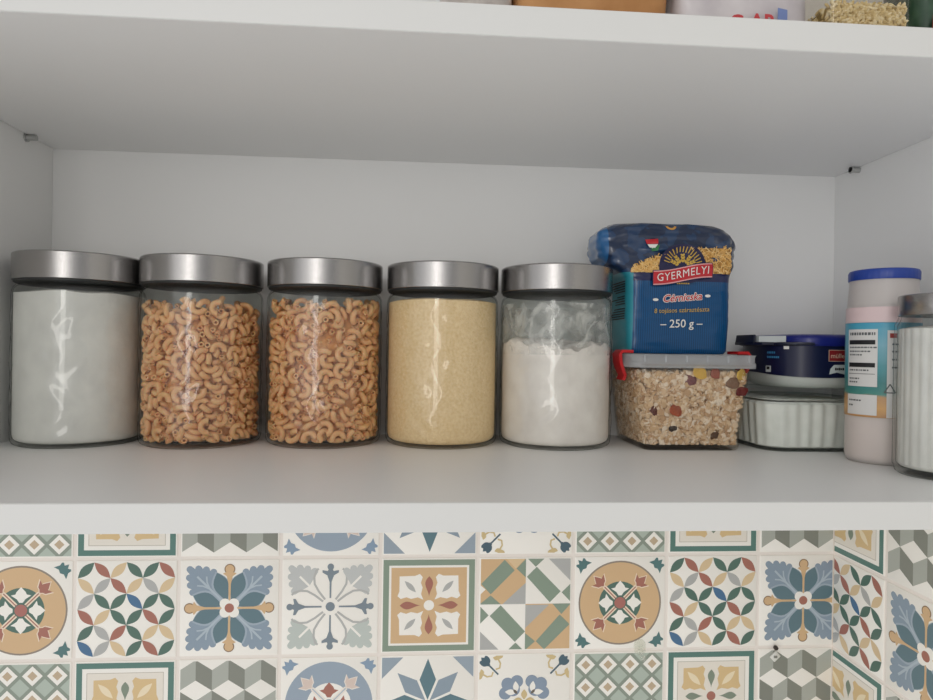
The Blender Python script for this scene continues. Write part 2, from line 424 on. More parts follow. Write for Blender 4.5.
# ---------------------------------------------------------------- cabinet
XL, XR, YB, YF, YU, ZU = -0.0026, 0.7655, -0.0444, -0.3242, -0.3021, 0.3995
ZU2 = ZU + .018                  # top of the upper shelf
melamine = mat('white_melamine', '#ebebea', .42, bump=(900, .06, .0003))
edging = mat('white_edge_band', '#dddddb', .4)
steel = mat('pin_steel', '#c4c5c4', .45, 1.0)
cab = tag(empty('wall_cabinet', (.38, -.18, ZS - .016)), 'open white melamine wall cabinet with a shelf, hung above the patterned tiles', 'cabinet')
def cpart(name, lo, hi, front=True):
    mb = MB(); mb.box((lo[0], lo[1] + (.0008 if front else 0), lo[2]), hi, melamine, .0004, 1)
    if front: mb.box((lo[0], lo[1], lo[2]), (hi[0], lo[1] + .001, hi[2]), edging, .0004, 1)
    o = mb.build(name, angle=30); o.parent = cab; o.matrix_parent_inverse = Matrix.Translation(cab.location).inverted(); return o
def under(o, p):
    o.parent = p; o.matrix_parent_inverse = Matrix.Translation(p.location).inverted(); return o
ZT = .74
cpart('side_panel', (XL - .018, YF, ZS - .016), (XL, -.004, ZT)); cpart('side_panel', (XR, YF, ZS - .016), (XR + .018, -.004, ZT))
cpart('bottom_board', (XL, YF, ZS - .016), (XR, YB, ZS)); cpart('top_board', (XL, YF, ZT - .018), (XR, YB, ZT))
cpart('shelf', (XL + .0005, YU, ZU), (XR - .0005, YB, ZU2)); cpart('back_panel', (XL, YB, ZS - .016), (XR, YB + .004, ZT), False)
for x0, x1, y in ((XL, XL + .009, -.0855), (XR - .009, XR, -.08), (XL, XL + .009, -.25), (XR - .009, XR, -.25)):
    mb = MB(); mb.tube([(x0, y, ZU - .0027), (x1, y, ZU - .0027)], .0026, steel, 14)
    mb.tube([(x0, y, ZU - .0027), (x0 + .0015 if x0 < .3 else x0 + .0005, y, ZU - .0027)], .0038, steel, 14)
    under(mb.build('shelf_pin'), cab)

# ---------------------------------------------------------------- glass storage jars
glass = clear_mat('jar_glass', '#fcfdfc', '#1e2522', .03, 1.5, edge_pos=.82)
def brushed(name, col, rough):
    m = mat(name, col, rough, 1.0); n, l = nodes_of(m); b = n['Principled BSDF']
    co = n.new('ShaderNodeTexCoord'); mp = n.new('ShaderNodeMapping'); mp.inputs['Scale'].default_value = (8, 8, 900)
    t = n.new('ShaderNodeTexNoise'); t.inputs['Scale'].default_value = 6; t.inputs['Detail'].default_value = 3
    bp = n.new('ShaderNodeBump'); bp.inputs['Strength'].default_value = .12; bp.inputs['Distance'].default_value = .0004
    l.new(co.outputs['Object'], mp.inputs[0]); l.new(mp.outputs[0], t.inputs['Vector']); l.new(t.outputs['Fac'], bp.inputs['Height']); l.new(bp.outputs[0], b.inputs['Normal'])
    b.inputs['Anisotropic'].default_value = .5
    return m
lid_steel = brushed('brushed_steel_lid', '#a9a7a6', .24)
seal_shade = mat('black_seal_shade', '#2a2c2c', .5)  # lid seal coloured black to stand for the shadow under the lid
JR = .0495
def hammer(ph):
    def fn(t, z):
        if z < .010 or z > .122 or z in (.1255, .0095): return 0
        f = min(1, (z - .010) / .01, (.123 - z) / .008)
        return f * .0008 * math.sin(16 * t + ph + 2.2 * math.sin(z * 150 + ph)) * (0.6 + .4 * math.sin(z * 210 + 5 * t))
    return fn
def make_jar(label, x, y, ph, rz):
    j = tag(empty('glass_storage_jar', (x, y, ZS), rz), label, 'jar', 'wavy glass jars with steel lids')
    mb = MB()
    outer = [(.040, 0), (.0450, .0003), (.0480, .0018), (.0493, .0048), (JR, .009)] + [(JR, .009 + (.123 - .009) * i / 57) for i in range(1, 58)] + [(.0492, .1258), (.0482, .1285), (.0468, .1303), (.0462, .1318), (.0462, .1365), (.0450, .1375)]
    inner = [(.0440, .137), (.0440, .1308), (.0460, .1296), (.0476, .1278), (.0483, .1255), (.0483, .0095), (.0477, .0060), (.0455, .0036), (.02, .0030)]
    f = hammer(ph)
    mb.lathe(outer + inner, glass, 112, fn=lambda t, z: f(t, z)); mb.build('glass_body', j, 60)
    mb = MB()
    L = .0497; z0 = .1345; z1 = .1562
    mb.lathe([(.0470, z0 + .001), (L - .0003, z0), (L, z0 + .0003), (L, z1 - .0011), (L - .0003, z1 - .0004), (L - .0010, z1), (.02, z1 - .0006), (.002, z1 - .0006)], lid_steel, 96)
    lid = mb.build('lid', j, 20)
    mb = MB(); mb.lathe([(.0464, z0 + .0009), (.0484, z0 + .0009), (.0484, z0 - .0016), (.0464, z0 - .0026)], seal_shade, 64); mb.build('seal_shade_ring', lid, 30)  # ring paints in the dark shadow band at the jar neck
    return j
JX = [.0549, .1559, .2600, .3637, .4657]; JY = [-.1023, -.1018, -.0972, -.0965, -.1013]
JL = ['wavy glass jar full of fine white powder in the shelf corner',
      'wavy glass jar of elbow pasta next to the jar of fine white powder',
      'wavy glass jar of elbow pasta next to the jar of yellow semolina',
      'wavy glass jar filled with yellow semolina under a smudged steel lid',
      'wavy glass jar part-filled with white flour, beside the muesli box']
jars = [make_jar(JL[i], JX[i], JY[i], i * 1.3, .4 * i) for i in range(5)]

CR = .0478
def fill(name, label, cat, x, y, m, top, rough_top, seed, seg=96, rag=0.0, slope=0.0):
    """Loose food filling a jar: bottom, wall and an uneven top."""
    mb = MB(); prof = [(.002, .0036), (.0440, .0038), (.0466, .0056), (.0475, .0080), (CR, .011)]
    n = 34
    rings = []
    def topz(t, r):
        p = Vector((math.cos(t) * r * 40 + seed, math.sin(t) * r * 40, seed * .7)); return top - slope * r * math.cos(t) + rough_top * noise.noise(p) + rag * noise.noise(p * 3.1)
    for r, z in prof: rings.append([(r * math.cos(2 * math.pi * k / seg), r * math.sin(2 * math.pi * k / seg), z) for k in range(seg)])
    for i in range(1, n + 1):
        rings.append([((CR) * math.cos(2 * math.pi * k / seg), CR * math.sin(2 * math.pi * k / seg), .011 + (topz(2 * math.pi * k / seg, CR) - .011) * i / n) for k in range(seg)])
    for r in (.0425, .036, .028, .018, .008, .001): rings.append([(r * math.cos(2 * math.pi * k / seg), r * math.sin(2 * math.pi * k / seg), topz(2 * math.pi * k / seg, r) + .0015) for k in range(seg)])
    mb.loft(rings, m)
    o = mb.build(name, angle=60); o.location = (x, y, ZS); return tag(o, label, cat, kind='stuff')
salt = mat('white_powder', '#e9e7e4', .9, vary=(45, '#dcdad8', .35, .7), bump=(120, .5, .0012))
flour = mat('white_flour', '#f3ebe6', .95, vary=(50, '#e6ddd8', .35, .7), bump=(70, .7, .002))
semolina = mat('yellow_semolina', '#fcdfb2', .9, vary=(420, '#e9c48c', .3, .8), bump=(700, .8, .0012))
fill('fine_white_powder', 'fine white powder filling the jar in the shelf corner up to its lid', 'powder', JX[0], JY[0], salt, .1240, .0015, 1.0)
fill('semolina', 'yellow semolina filling the fourth wavy jar to the lid', 'semolina', JX[3], JY[3], semolina, .1240, .001, 3.0)
fill('flour', 'white flour heaped unevenly in the part-empty jar by the muesli box', 'flour', JX[4], JY[4], flour, .088, .007, 9.3, rag=.004, slope=.07)
# flour dust clinging to the inside of the glass above the heap
dust = bpy.data.materials.new('flour_dust'); dust.use_nodes = True; dn, dl = nodes_of(dust); dn.remove(dn['Principled BSDF'])
dt = dn.new('ShaderNodeBsdfTransparent'); dd = dn.new('ShaderNodeBsdfDiffuse'); dd.inputs[0].default_value = lin('#eeebe8'); dm = dn.new('ShaderNodeMixShader'); dc = dn.new('ShaderNodeTexCoord')
dz = dn.new('ShaderNodeTexNoise'); dz.inputs['Scale'].default_value = 55; dz.inputs['Detail'].default_value = 5; dz.inputs['Distortion'].default_value = 1.2; dr = dn.new('ShaderNodeMapRange'); dl.new(dc.outputs['Object'], dz.inputs['Vector']); dl.new(dz.outputs['Fac'], dr.inputs['Value'])
for i, v in ((1, .42), (2, .72), (3, .03), (4, .65)): dr.inputs[i].default_value = v
dl.new(dr.outputs[0], dm.inputs[0]); dl.new(dt.outputs[0], dm.inputs[1]); dl.new(dd.outputs[0], dm.inputs[2]); dl.new(dm.outputs[0], dn['Material Output'].inputs['Surface'])
mb = MB(); mb.lathe([(.0480, .080), (.0480, .100), (.0480, .1235)], dust, 96, (0, 0, 0), None, False, False); mb.build('flour_dust', jars[4], 60)

# ---------------------------------------------------------------- elbow pasta: every piece its own poses in the packed jars
import numpy as np
def pack_elbows(N=830, steps=420, seed=4):
    """Shake N elbow pieces, each a chain of six balls, into the ring of space behind the glass until they no longer press into one another."""
    rng = np.random.default_rng(seed); Rm, r, n = .0048, .0024, 6; A = np.radians(200)
    a = np.linspace(-A / 2, A / 2, n); loc = np.stack([Rm * np.sin(a), Rm * np.cos(a), 0 * a], 1); loc = loc - loc.mean(0); inertia = (loc ** 2).sum()
    Ro, Ri, z0, z1 = .0476, .027, .0, .124
    th = rng.uniform(0, 2 * np.pi, N); rr = np.sqrt(rng.uniform((Ri + r) ** 2, (Ro - r) ** 2, N))
    pos = np.stack([rr * np.cos(th), rr * np.sin(th), rng.uniform(z0 + r, z1 - r, N)], 1)
    q = rng.normal(size=(N, 4)); q /= np.linalg.norm(q, axis=1, keepdims=True); own = np.repeat(np.arange(N), n)
    def turned(q):
        v = np.broadcast_to(loc, (len(q),) + loc.shape); u = q[:, None, 1:]; t = 2 * np.cross(u, v); return v + q[:, None, :1] * t + np.cross(u, t)
    def near(X, h):
        c = np.floor(X / h).astype(np.int64) + 200; key = c[:, 0] * 1000000 + c[:, 1] * 1000 + c[:, 2]; order = np.argsort(key); ks = key[order]; found = []
        for dx in (-1, 0, 1):
            for dy in (-1, 0, 1):
                for dz in (-1, 0, 1):
                    if (dx, dy, dz) < (0, 0, 0): continue
                    k2 = key + dx * 1000000 + dy * 1000 + dz; first = np.searchsorted(ks, k2, 'left'); many = np.searchsorted(ks, k2, 'right') - first
                    for j in range(many.max()):
                        s = np.nonzero(many > j)[0]; t = order[first[s] + j]
                        if (dx, dy, dz) == (0, 0, 0): k = s < t; s = s[k]; t = t[k]
                        found.append(np.stack([s, t], 1))
        return np.concatenate(found)
    for it in range(steps):
        rl = turned(q); X = (pos[:, None] + rl).reshape(-1, 3)
        if it % 3 == 0: P0 = near(X, 2.6 * r); P0 = P0[own[P0[:, 0]] != own[P0[:, 1]]]
        d = X[P0[:, 1]] - X[P0[:, 0]]; L = np.linalg.norm(d, axis=1) + 1e-9; ov = 2 * r - L; k = ov > 0
        P = P0[k]; d = d[k] / L[k, None] * ov[k][:, None] * .5; D = np.zeros_like(X)
        for ax in range(3): D[:, ax] = np.bincount(P[:, 1], d[:, ax], len(X)) - np.bincount(P[:, 0], d[:, ax], len(X))
        R = np.hypot(X[:, 0], X[:, 1]); push = np.minimum(0, (Ro - r) - R) * 1.5 + np.maximum(0, (Ri + r) - R) * .5
        D[:, :2] += X[:, :2] / R[:, None] * push[:, None]
        D[:, 2] += np.maximum(0, z0 + r - X[:, 2]) * 1.5 + np.minimum(0, z1 - r - X[:, 2])
        if it < 250: D[:, 2] -= .00001
        D = D.reshape(N, n, 3); pos = pos + D.mean(1) * 1.6
        w = np.cross(rl, D).sum(1) / inertia * 1.2; w *= np.minimum(1, .3 / (np.linalg.norm(w, axis=1, keepdims=True) + 1e-9))
        W = w / 2; w0, v0 = q[:, :1], q[:, 1:]
        q = np.concatenate([w0 - (W * v0).sum(1, keepdims=True), v0 + w0 * W + np.cross(W, v0)], 1); q /= np.linalg.norm(q, axis=1, keepdims=True)
    return [(Vector(p), Quaternion(k)) for p, k in zip(pos.tolist(), q.tolist())]
def elbow_mesh():
    Rm, r, ri, A, n, s = .0048, .00235, .0012, math.radians(200), 14, 12
    cy = sum(Rm * math.cos(-A / 2 + A * i / 5) for i in range(6)) / 6
    mb = MB(); rings = []
    for rad, order in ((r, range(n + 1)), (ri, range(n, -1, -1))):
        for i in order:
            a = -A / 2 + A * i / n; ca, sa = math.cos(a), math.sin(a)
            rings.append([(sa * (Rm + rad * math.cos(2 * math.pi * k / s)), ca * (Rm + rad * math.cos(2 * math.pi * k / s)) - cy, rad * math.sin(2 * math.pi * k / s)) for k in range(s)])
    rings.append(rings[0]); mb.loft(rings, pasta_m, True, False, False)
    return mb
pasta_m = mat('durum_pasta', '#e8ae78', .42, vary=(160, '#f0c08e', .3, .7), spec=.4)
pasta_m.node_tree.nodes['Principled BSDF'].inputs['Subsurface Weight'].default_value = .35; pasta_m.node_tree.nodes['Principled BSDF'].inputs['Subsurface Scale'].default_value = .002
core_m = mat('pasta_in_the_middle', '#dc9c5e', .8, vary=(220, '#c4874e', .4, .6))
poses = pack_elbows()
proto = elbow_mesh().build('elbow_pasta', angle=60); pm = proto.data; COL.objects.unlink(proto); bpy.data.objects.remove(proto)
def pasta(jx, jy, spin, zmax, label, group, sl, sg):
    """The 150 pieces that show at the glass are objects; the others fill in behind as one."""
    view = Vector((.345 - jx, -.67 - jy)).normalized(); base = Matrix.Translation((jx, jy, ZS + .0040)) @ Matrix.Rotation(spin, 4, 'Z')
    cand = []
    for p in poses:
        M = base @ Matrix.Translation(p[0]) @ p[1].to_matrix().to_4x4()
        d = Vector((M.translation.x - jx, M.translation.y - jy))
        lim = zmax + .006 * noise.noise(Vector((d.x * 45, d.y * 45, jx * 30)))
        if M.translation.z - ZS > lim: continue
        c = d.normalized().dot(view)
        if c < -.35: continue
        cand.append((d.length * (1 if c > .12 else .5), M))
    cand.sort(key=lambda t: -t[0])
    for k, (_, M) in enumerate(cand[:150]):
        o = bpy.data.objects.new('elbow_pasta', pm); COL.objects.link(o); o.matrix_world = M
        tag(o, label, 'pasta', group)
    mb = MB(); vs = [v.co.copy() for v in pm.vertices]; fs = [tuple(f.vertices) for f in pm.polygons]
    for _, M in cand[150:]: mb.add([M @ v for v in vs], fs, pasta_m)
    mb.lathe([(.034, .006), (.039, .010), (.039, zmax - .014), (.029, zmax - .008), (.002, zmax - .004)], core_m, 40, (jx, jy, ZS))
    tag(mb.build('elbow_pasta_fill', angle=60), sl, 'pasta', kind='stuff')
pasta(JX[1], JY[1], 0.0, .1175, 'piece of elbow pasta against the glass of the jar beside the fine white powder', 'elbow pasta beside the white powder', 'mass of elbow pasta deeper in the jar beside the fine white powder', None)
pasta(JX[2], JY[2], 2.6, .1255, 'piece of elbow pasta against the glass of the jar beside the yellow semolina', 'elbow pasta beside the semolina', 'mass of elbow pasta deeper in the jar beside the yellow semolina', None)

# ---------------------------------------------------------------- muesli box
box_plastic = clear_mat('clear_box_plastic', '#faf8f5', '#b5aba2', .06, 1.4, edge_pos=.9)
lid_plastic = clear_mat('milky_lid_plastic', '#eef0f2', '#c3c8cc', .2, 1.4, haze=.6, haze_col='#f0f2f4')
red_plastic = mat('red_latch_plastic', '#c3161c', .35)
BX, BY = .5765, -.1025
mbx = tag(empty('muesli_box', (BX, BY, ZS)), 'clear plastic box of muesli with milky lid and red latches, under the blue noodle bag', 'food box')
def brings(zs): # (z, hx, hy, r)
    return [at_z(rrect(hx, hy, r, 6), z) for z, hx, hy, r in zs]
mb = MB()
mb.loft(brings([(0, .0395, .0365, .006), (.0008, .0418, .0390, .0065), (.003, .0428, .0400, .007), (.055, .0484, .0434, .008), (.071, .0495, .0444, .008), (.0735, .0502, .0494, .008)]) +
        brings([(.0735, .0486, .0436, .007), (.055, .0477, .0427, .007), (.004, .0421, .0393, .006), (.0022, .041, .0385, .006)]), box_plastic)
mb.build('tub', mbx, 50)
mb = MB()
mb.loft(brings([(.0705, .0502, .0447, .010), (.0705, .0550, .0462, .010), (.0715, .0552, .0464, .010), (.0745, .0552, .0464, .010), (.0755, .0545, .0457, .010), (.0790, .0545, .0457, .010), (.0812, .0550, .0462, .010), (.0819, .0540, .0494, .010), (.0819, .0500, .0412, .009), (.0814, .0490, .0402, .009), (.0814, .004, .004, .002)]) , lid_plastic, True, True, True)
for k in range(6): # short ribs moulded on the rim
    x = -.045 + .018 * k; mb.box((x - .0006, -.0468, .0752), (x + .0006, -.0455, .0812), lid_plastic)
lid = mb.build('lid', mbx, 40)
for s in (-1, 1):
    mb = MB(); w = .010
    path = [(s * .047, .0838), (s * .0565, .0840), (s * .0585, .0815), (s * .0578, .0740), (s * .0562, .0690), (s * .0535, .0630), (s * .0550, .0585)]
    rings = []
    for i, (x, z) in enumerate(path):
        a = Vector(path[max(i - 1, 0)]); b = Vector(path[min(i + 1, len(path) - 1)]); d = (b - a).normalized(); nn = Vector((-d.y, d.x)) * .0013
        ww = w * (1 if i < 5 else .85)
        rings.append([(x + nn.x, -ww, z + nn.y), (x + nn.x, ww, z + nn.y), (x - nn.x, ww, z - nn.y), (x - nn.x, -ww, z - nn.y)])
    mb.loft(rings, red_plastic); o = mb.build('latch', mbx, 50); o['label'] = 'red latch of the muesli box'
    o.location = (0, -.013, 0)

# muesli: oat flakes seen at the walls, fruit pieces as things
rnd = random.Random(11)
oat = mat('oat_flakes', '#dcbf95', .85, island=['#ecd9c0', '#e0c6a6', '#f2e4d2', '#d6ba98', '#e6d0b2', '#f6ecde', '#c9a988'])
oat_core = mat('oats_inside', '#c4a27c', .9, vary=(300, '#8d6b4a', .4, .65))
def half(z): t = min(max((z - .004) / .051, 0), 1.1); return .0419 + (.0475 - .0419) * t, .0391 + (.0425 - .0391) * t
fl = MB()
core = [at_z(rrect(h[0] - .0050, h[1] - .0050, .008, 5), z) for z in (.0075, .03, .055, .062) for h in (half(z),)]
fl.loft(core, oat_core)
def flake(mb, p, nrm, R, m, thick=.0007, el=1.0, n=10):
    q = nrm.to_track_quat('Z', 'Y').to_matrix() @ Matrix.Rotation(rnd.uniform(0, 6.28), 3, 'Z'); rr = [R * rnd.uniform(.82, 1.08) for _ in range(n)]
    cup = rnd.uniform(-.25, .25) * R
    def ring(k, h): return [p + q @ Vector((k * rr[i] * math.cos(2 * math.pi * i / n) * el, k * rr[i] * math.sin(2 * math.pi * i / n), h + cup * k * k)) for i in range(n)]
    mb.loft([ring(.55, -thick), ring(.95, -thick * .6), ring(1, 0), ring(.9, thick * .6), ring(.45, thick)], m)
spots = []
def wall_spot(face, d):
    z = rnd.uniform(.0045, .0665); hx, hy = half(z)
    if face == 'f': return Vector((rnd.uniform(-hx + .005, hx - .005), -hy + d, z)), Vector((0, -1, 0))
    if face == 'l': return Vector((-hx + d, rnd.uniform(-hy + .005, hy - .005), z)), Vector((-1, 0, 0))
    if face == 'r': return Vector((hx - d, rnd.uniform(-hy + .005, hy - .005), z)), Vector((1, 0, 0))
    return Vector((rnd.uniform(-hx + .006, hx - .006), rnd.uniform(-hy + .006, hy - .006), .064 + d * .4)), Vector((0, 0, 1))
def rvec(): return Vector((rnd.gauss(0, 1), rnd.gauss(0, 1), rnd.gauss(0, 1)))
for face, cnt in (('f', 1900), ('l', 1300), ('r', 550), ('t', 450)):
    for k in range(cnt):
        d = rnd.uniform(.0006, .0056); p, nn = wall_spot(face, d); R = rnd.uniform(.0018, .0038)
        nr = (nn + rvec() * (.75 if d < .0026 else 1.1)).normalized()
        # keep the flake inside the wall
        need = R * math.sqrt(max(0, 1 - nr.dot(nn) ** 2)) + .0005
        if need > d and face != 't': p -= nn * (need - d)
        flake(fl, p, nr, R, oat, rnd.uniform(.0004, .0009), rnd.uniform(.7, 1.0))
def inside(v):
    """Keep a flake's corner within the box wall."""
    x, y, z = v; z = min(max(z, .0048), .0688); hx, hy = half(z); hx -= .0004; hy -= .0004; r = .006
    x, y = min(max(x, -hx), hx), min(max(y, -hy), hy); dx, dy = abs(x) - (hx - r), abs(y) - (hy - r)
    if dx > 0 and dy > 0 and math.hypot(dx, dy) > r:
        k = r / math.hypot(dx, dy); x = math.copysign(hx - r + dx * k, x); y = math.copysign(hy - r + dy * k, y)
    return (x, y, z)
fl.v = [inside(v) for v in fl.v]
o = fl.build('oat_flakes', angle=50); o.location = (BX, BY, ZS); tag(o, 'oat flakes filling the clear muesli box', 'oats', kind='stuff')
FR = [('dried_berry', 'dark red dried berry by the box corner, next to the crimped tub', '#6a1f1d', (.041, .051), .0062), ('dried_fruit', 'purplish dried fruit piece high in the muesli', '#7a4650', (-.004, .060), .0060), ('dried_fruit', 'brown dried fruit slice near the top corner of the muesli', '#7d5e49', (.033, .058), .0062),
      ('dried_fruit', 'orange-red dried fruit piece halfway down the muesli', '#a24f2f', (-.016, .034), .0062), ('dried_berry', 'dark raisin low in the middle of the muesli', '#3c3230', (-.017, .0195), .0050), ('dried_berry', 'maroon raisin at the box edge by the flour jar', '#5d241d', (-.034, .033), .0056),
      ('corn_flake', 'yellow corn flake at the top of the muesli', '#dfb851', (.004, .0665), .0068), ('corn_flake', 'yellow flake in the top corner of the muesli by the dark red berry', '#dcb85c', (.040, .0655), .0058), ('dried_fruit', 'reddish dried fruit just under the box lid', '#985040', (.0175, .0660), .0052), ('dried_berry', 'brown raisin near the bottom of the muesli', '#5a3d26', (.020, .0125), .0050)]
for nme, lab, col, (x, z), R in FR:
    mb = MB(); hx, hy = half(z); mm = mat(nme + col, col, .5, bump=(400, .6, .001))
    flake(mb, Vector((0, 0, 0)), (Vector((0, -1, 0)) + rvec() * .12).normalized(), R, mm, .0011 if nme != 'corn_flake' else .0006, .68 if nme == 'dried_berry' else .85, 12)
    o = mb.build(nme, angle=60); o.location = (BX + x, BY - hy + .0012, ZS + z); tag(o, lab, nme.replace('_', ' '), 'fruit and flakes in the muesli')

# ---------------------------------------------------------------- noodle bag on the muesli box
ZL = ZS + .0822
def bag_sec(h):
    """x0, x1, yfront, yback, power at height h over the box lid."""
    T = [(0, .5285, .6165, -.1190, -.0660, 9), (.003, .5270, .6180, -.1203, -.0650, 9), (.030, .5256, .6195, -.1225, -.0630, 8), (.060, .5258, .6200, -.1225, -.0630, 7), (.068, .5250, .6205, -.1222, -.0635, 6.5), (.0745, .5170, .6222, -.1216, -.0640, 6), (.0785, .5085, .6240, -.1212, -.0640, 6),
         (.086, .5030, .6255, -.1207, -.0650, 6), (.094, .5000, .6262, -.1200, -.0660, 6), (.102, .5010, .6256, -.1190, -.0675, 6), (.108, .5045, .6225, -.1175, -.0690, 6), (.113, .5090, .6170, -.1155, -.0710, 6), (.1155, .5150, .6100, -.1130, -.0750, 5)]
    for a, b in zip(T, T[1:]):
        if h <= b[0]:
            t = (h - a[0]) / (b[0] - a[0]); t = max(0, t); return [a[i] + (b[i] - a[i]) * t for i in range(1, 6)]
    return list(T[-1][1:])
def bag_amp(h): return .0007 + .0042 * min(1, max(0, (h - .068) / .025))
def bag_wr(x, y, h):
    p = Vector((x * 42, y * 42, h * 60)); v = noise.noise(p) + .5 * noise.noise(p * 2.3)
    r = 1 - abs(noise.noise(Vector((x * 30 + 3, y * 30, h * 95)))) * 2
    return bag_amp(h) * (v * .8 + .5 * r)
def bag_front(x, h):
    x0, x1, yf, yb, p = bag_sec(h); cx, hx = (x0 + x1) / 2, (x1 - x0) / 2; cy, hy = (yf + yb) / 2, (yb - yf) / 2
    t = min(.999, abs((x - cx) / hx)); y = cy - hy * (1 - t ** p) ** (1 / p)
    return y - bag_wr(x, y, h)
def bag_material():
    m = bpy.data.materials.new('printed_bag_film'); m.use_nodes = True; n, l = nodes_of(m); b = n['Principled BSDF']
    b.inputs['Roughness'].default_value = .28; b.inputs['Specular IOR Level'].default_value = .3; b.inputs['Coat Weight'].default_value = .45; b.inputs['Coat Roughness'].default_value = .1
    co = n.new('ShaderNodeTexCoord'); sp = n.new('ShaderNodeSeparateXYZ'); l.new(co.outputs['Object'], sp.inputs[0])
    def math_(op, a, bb=None):
        k = n.new('ShaderNodeMath'); k.operation = op
        for i, v in enumerate((a, bb)):
            if v is None: continue
            if isinstance(v, (int, float)): k.inputs[i].default_value = v
            else: l.new(v, k.inputs[i])
        return k.outputs[0]
    def mix(f, a, c):
        k = n.new('ShaderNodeMix'); k.data_type = 'RGBA'; l.new(f, k.inputs[0])
        for i, v in ((6, a), (7, c)):
            if isinstance(v, str): k.inputs[i].default_value = lin(v)
            else: l.new(v, k.inputs[i])
        return k.outputs[2]
    X, Y, Z = sp.outputs
    stripe = math_('GREATER_THAN', math_('FRACT', math_('MULTIPLY', X, 520.0)), .72)
    blue = mix(stripe, '#0a5083', '#07385f')
    side = math_('LESS_THAN', X, .5302 - .5257)
    lower = mix(side, blue, '#2f8f9f')
    # navy strip under the noodle window, navy fold above it
    lower = mix(math_('GREATER_THAN', Z, .0640), lower, '#1d2350')
    side_hi = math_('MULTIPLY', side, math_('LESS_THAN', Z, .0715)); lower = mix(side_hi, lower, '#2f8f9f')
    t = n.new('ShaderNodeTexNoise'); t.inputs['Scale'].default_value = 70; l.new(co.outputs['Object'], t.inputs['Vector'])
    navy = mix(math_('GREATER_THAN', t.outputs['Fac'], .52), '#172a49', '#1b3a60')
    left = math_('LESS_THAN', X, .508 - .5257); navy = mix(left, navy, '#1c5f96')
    col = mix(math_('GREATER_THAN', Z, .0715), lower, navy)
    l.new(col, b.inputs['Base Color'])
    mp = n.new('ShaderNodeMapping'); mp.inputs['Rotation'].default_value = (0, .5, 0); mp.inputs['Scale'].default_value = (1, 1, 2.6); l.new(co.outputs['Object'], mp.inputs[0])
    w = n.new('ShaderNodeTexNoise'); w.noise_type = 'RIDGED_MULTIFRACTAL'; w.inputs['Scale'].default_value = 38; w.inputs['Detail'].default_value = 3; l.new(mp.outputs[0], w.inputs['Vector'])
    amt = n.new('ShaderNodeMapRange'); l.new(Z, amt.inputs['Value'])
    for i, v in ((1, .055), (2, .080), (3, .22), (4, 1.0)): amt.inputs[i].default_value = v
    bp = n.new('ShaderNodeBump'); bp.inputs['Distance'].default_value = .006; l.new(amt.outputs[0], bp.inputs['Strength']); l.new(w.outputs['Fac'], bp.inputs['Height'])
    l.new(bp.outputs[0], b.inputs['Normal']); l.new(bp.outputs[0], b.inputs['Coat Normal']); l.new(amt.outputs[0], b.inputs['Coat Weight'])
    return m
bag_film = bag_material()
bag = tag(empty('noodle_bag', (.5257, -.0925, ZL)), 'blue bag of thin noodles with red banner, folded shut, standing on the muesli box', 'pasta bag')
mb = MB(); rings = []
H = [0, .0008, .003] + [.003 + .1125 * i / 70 for i in range(1, 71)]
for h in H:
    x0, x1, yf, yb, p = bag_sec(h); ring = []
    base = superell((x1 - x0) / 2, (yb - yf) / 2, p, 128, (x0 + x1) / 2, (yf + yb) / 2)
    for x, y in base:
        nx, ny = x - (x0 + x1) / 2, y - (yf + yb) / 2; L = math.hypot(nx, ny)
        k = bag_wr(x, y, h) if h > .002 else 0
        # pushed mainly along the nearest wall's normal
        fy = abs(ny) / ((yb - yf) / 2); fx = abs(nx) / ((x1 - x0) / 2); fy, fx = fy ** 6, fx ** 6; s = fx + fy + 1e-6
        ring.append((x + math.copysign(k * fx / s, nx) - .5257, y + math.copysign(k * fy / s, ny) + .0925, h))
    rings.append(ring)
x0, x1, yf, yb, p = bag_sec(.1155)
for k, dz in ((.8, .0012), (.5, .0018), (.2, .002)): rings.append([((x0 + x1) / 2 - .5257 + (q[0] - ((x0 + x1) / 2 - .5257)) * k, (yf + yb) / 2 + .0925 + (q[1] - ((yf + yb) / 2 + .0925)) * k, .1155 + dz) for q in rings[len(H) - 1]])
mb.loft(rings, bag_film); film = mb.build('film', bag, 70)
# the folded-over top: a crease of film lying across the front
def on_bag(x, h, lift=.0003): return (x - .5257, bag_front(x, h) + .0925 - lift, h)
def decal(mb, tris, m, fx, lift=.0004):
    vs, fs = tris; mb.add([on_bag(*fx(u, v), lift) for u, v in vs], fs, m)
def flat_poly(pts, sub=1):
    """Fan of a convex-ish outline as a fine triangle strip so that it follows the film."""
    c = (sum(p[0] for p in pts) / len(pts), sum(p[1] for p in pts) / len(pts)); vs = [c]; fs = []
    K = 4; n = len(pts)
    for k in range(1, K + 1): vs += [(c[0] + (p[0] - c[0]) * k / K, c[1] + (p[1] - c[1]) * k / K) for p in pts]
    for i in range(n): fs.append((0, 1 + i, 1 + (i + 1) % n))
    for k in range(K - 1):
        for i in range(n): a, b2 = 1 + k * n + i, 1 + k * n + (i + 1) % n; fs.append((a, a + n, b2 + n, b2))
    return vs, fs
def dens(pts, k=6):
    out = []
    for i, p in enumerate(pts):
        q = pts[(i + 1) % len(pts)]
        for j in range(k): out.append((p[0] + (q[0] - p[0]) * j / k, p[1] + (q[1] - p[1]) * j / k))
    return out
ident = lambda u, v: (u, v)
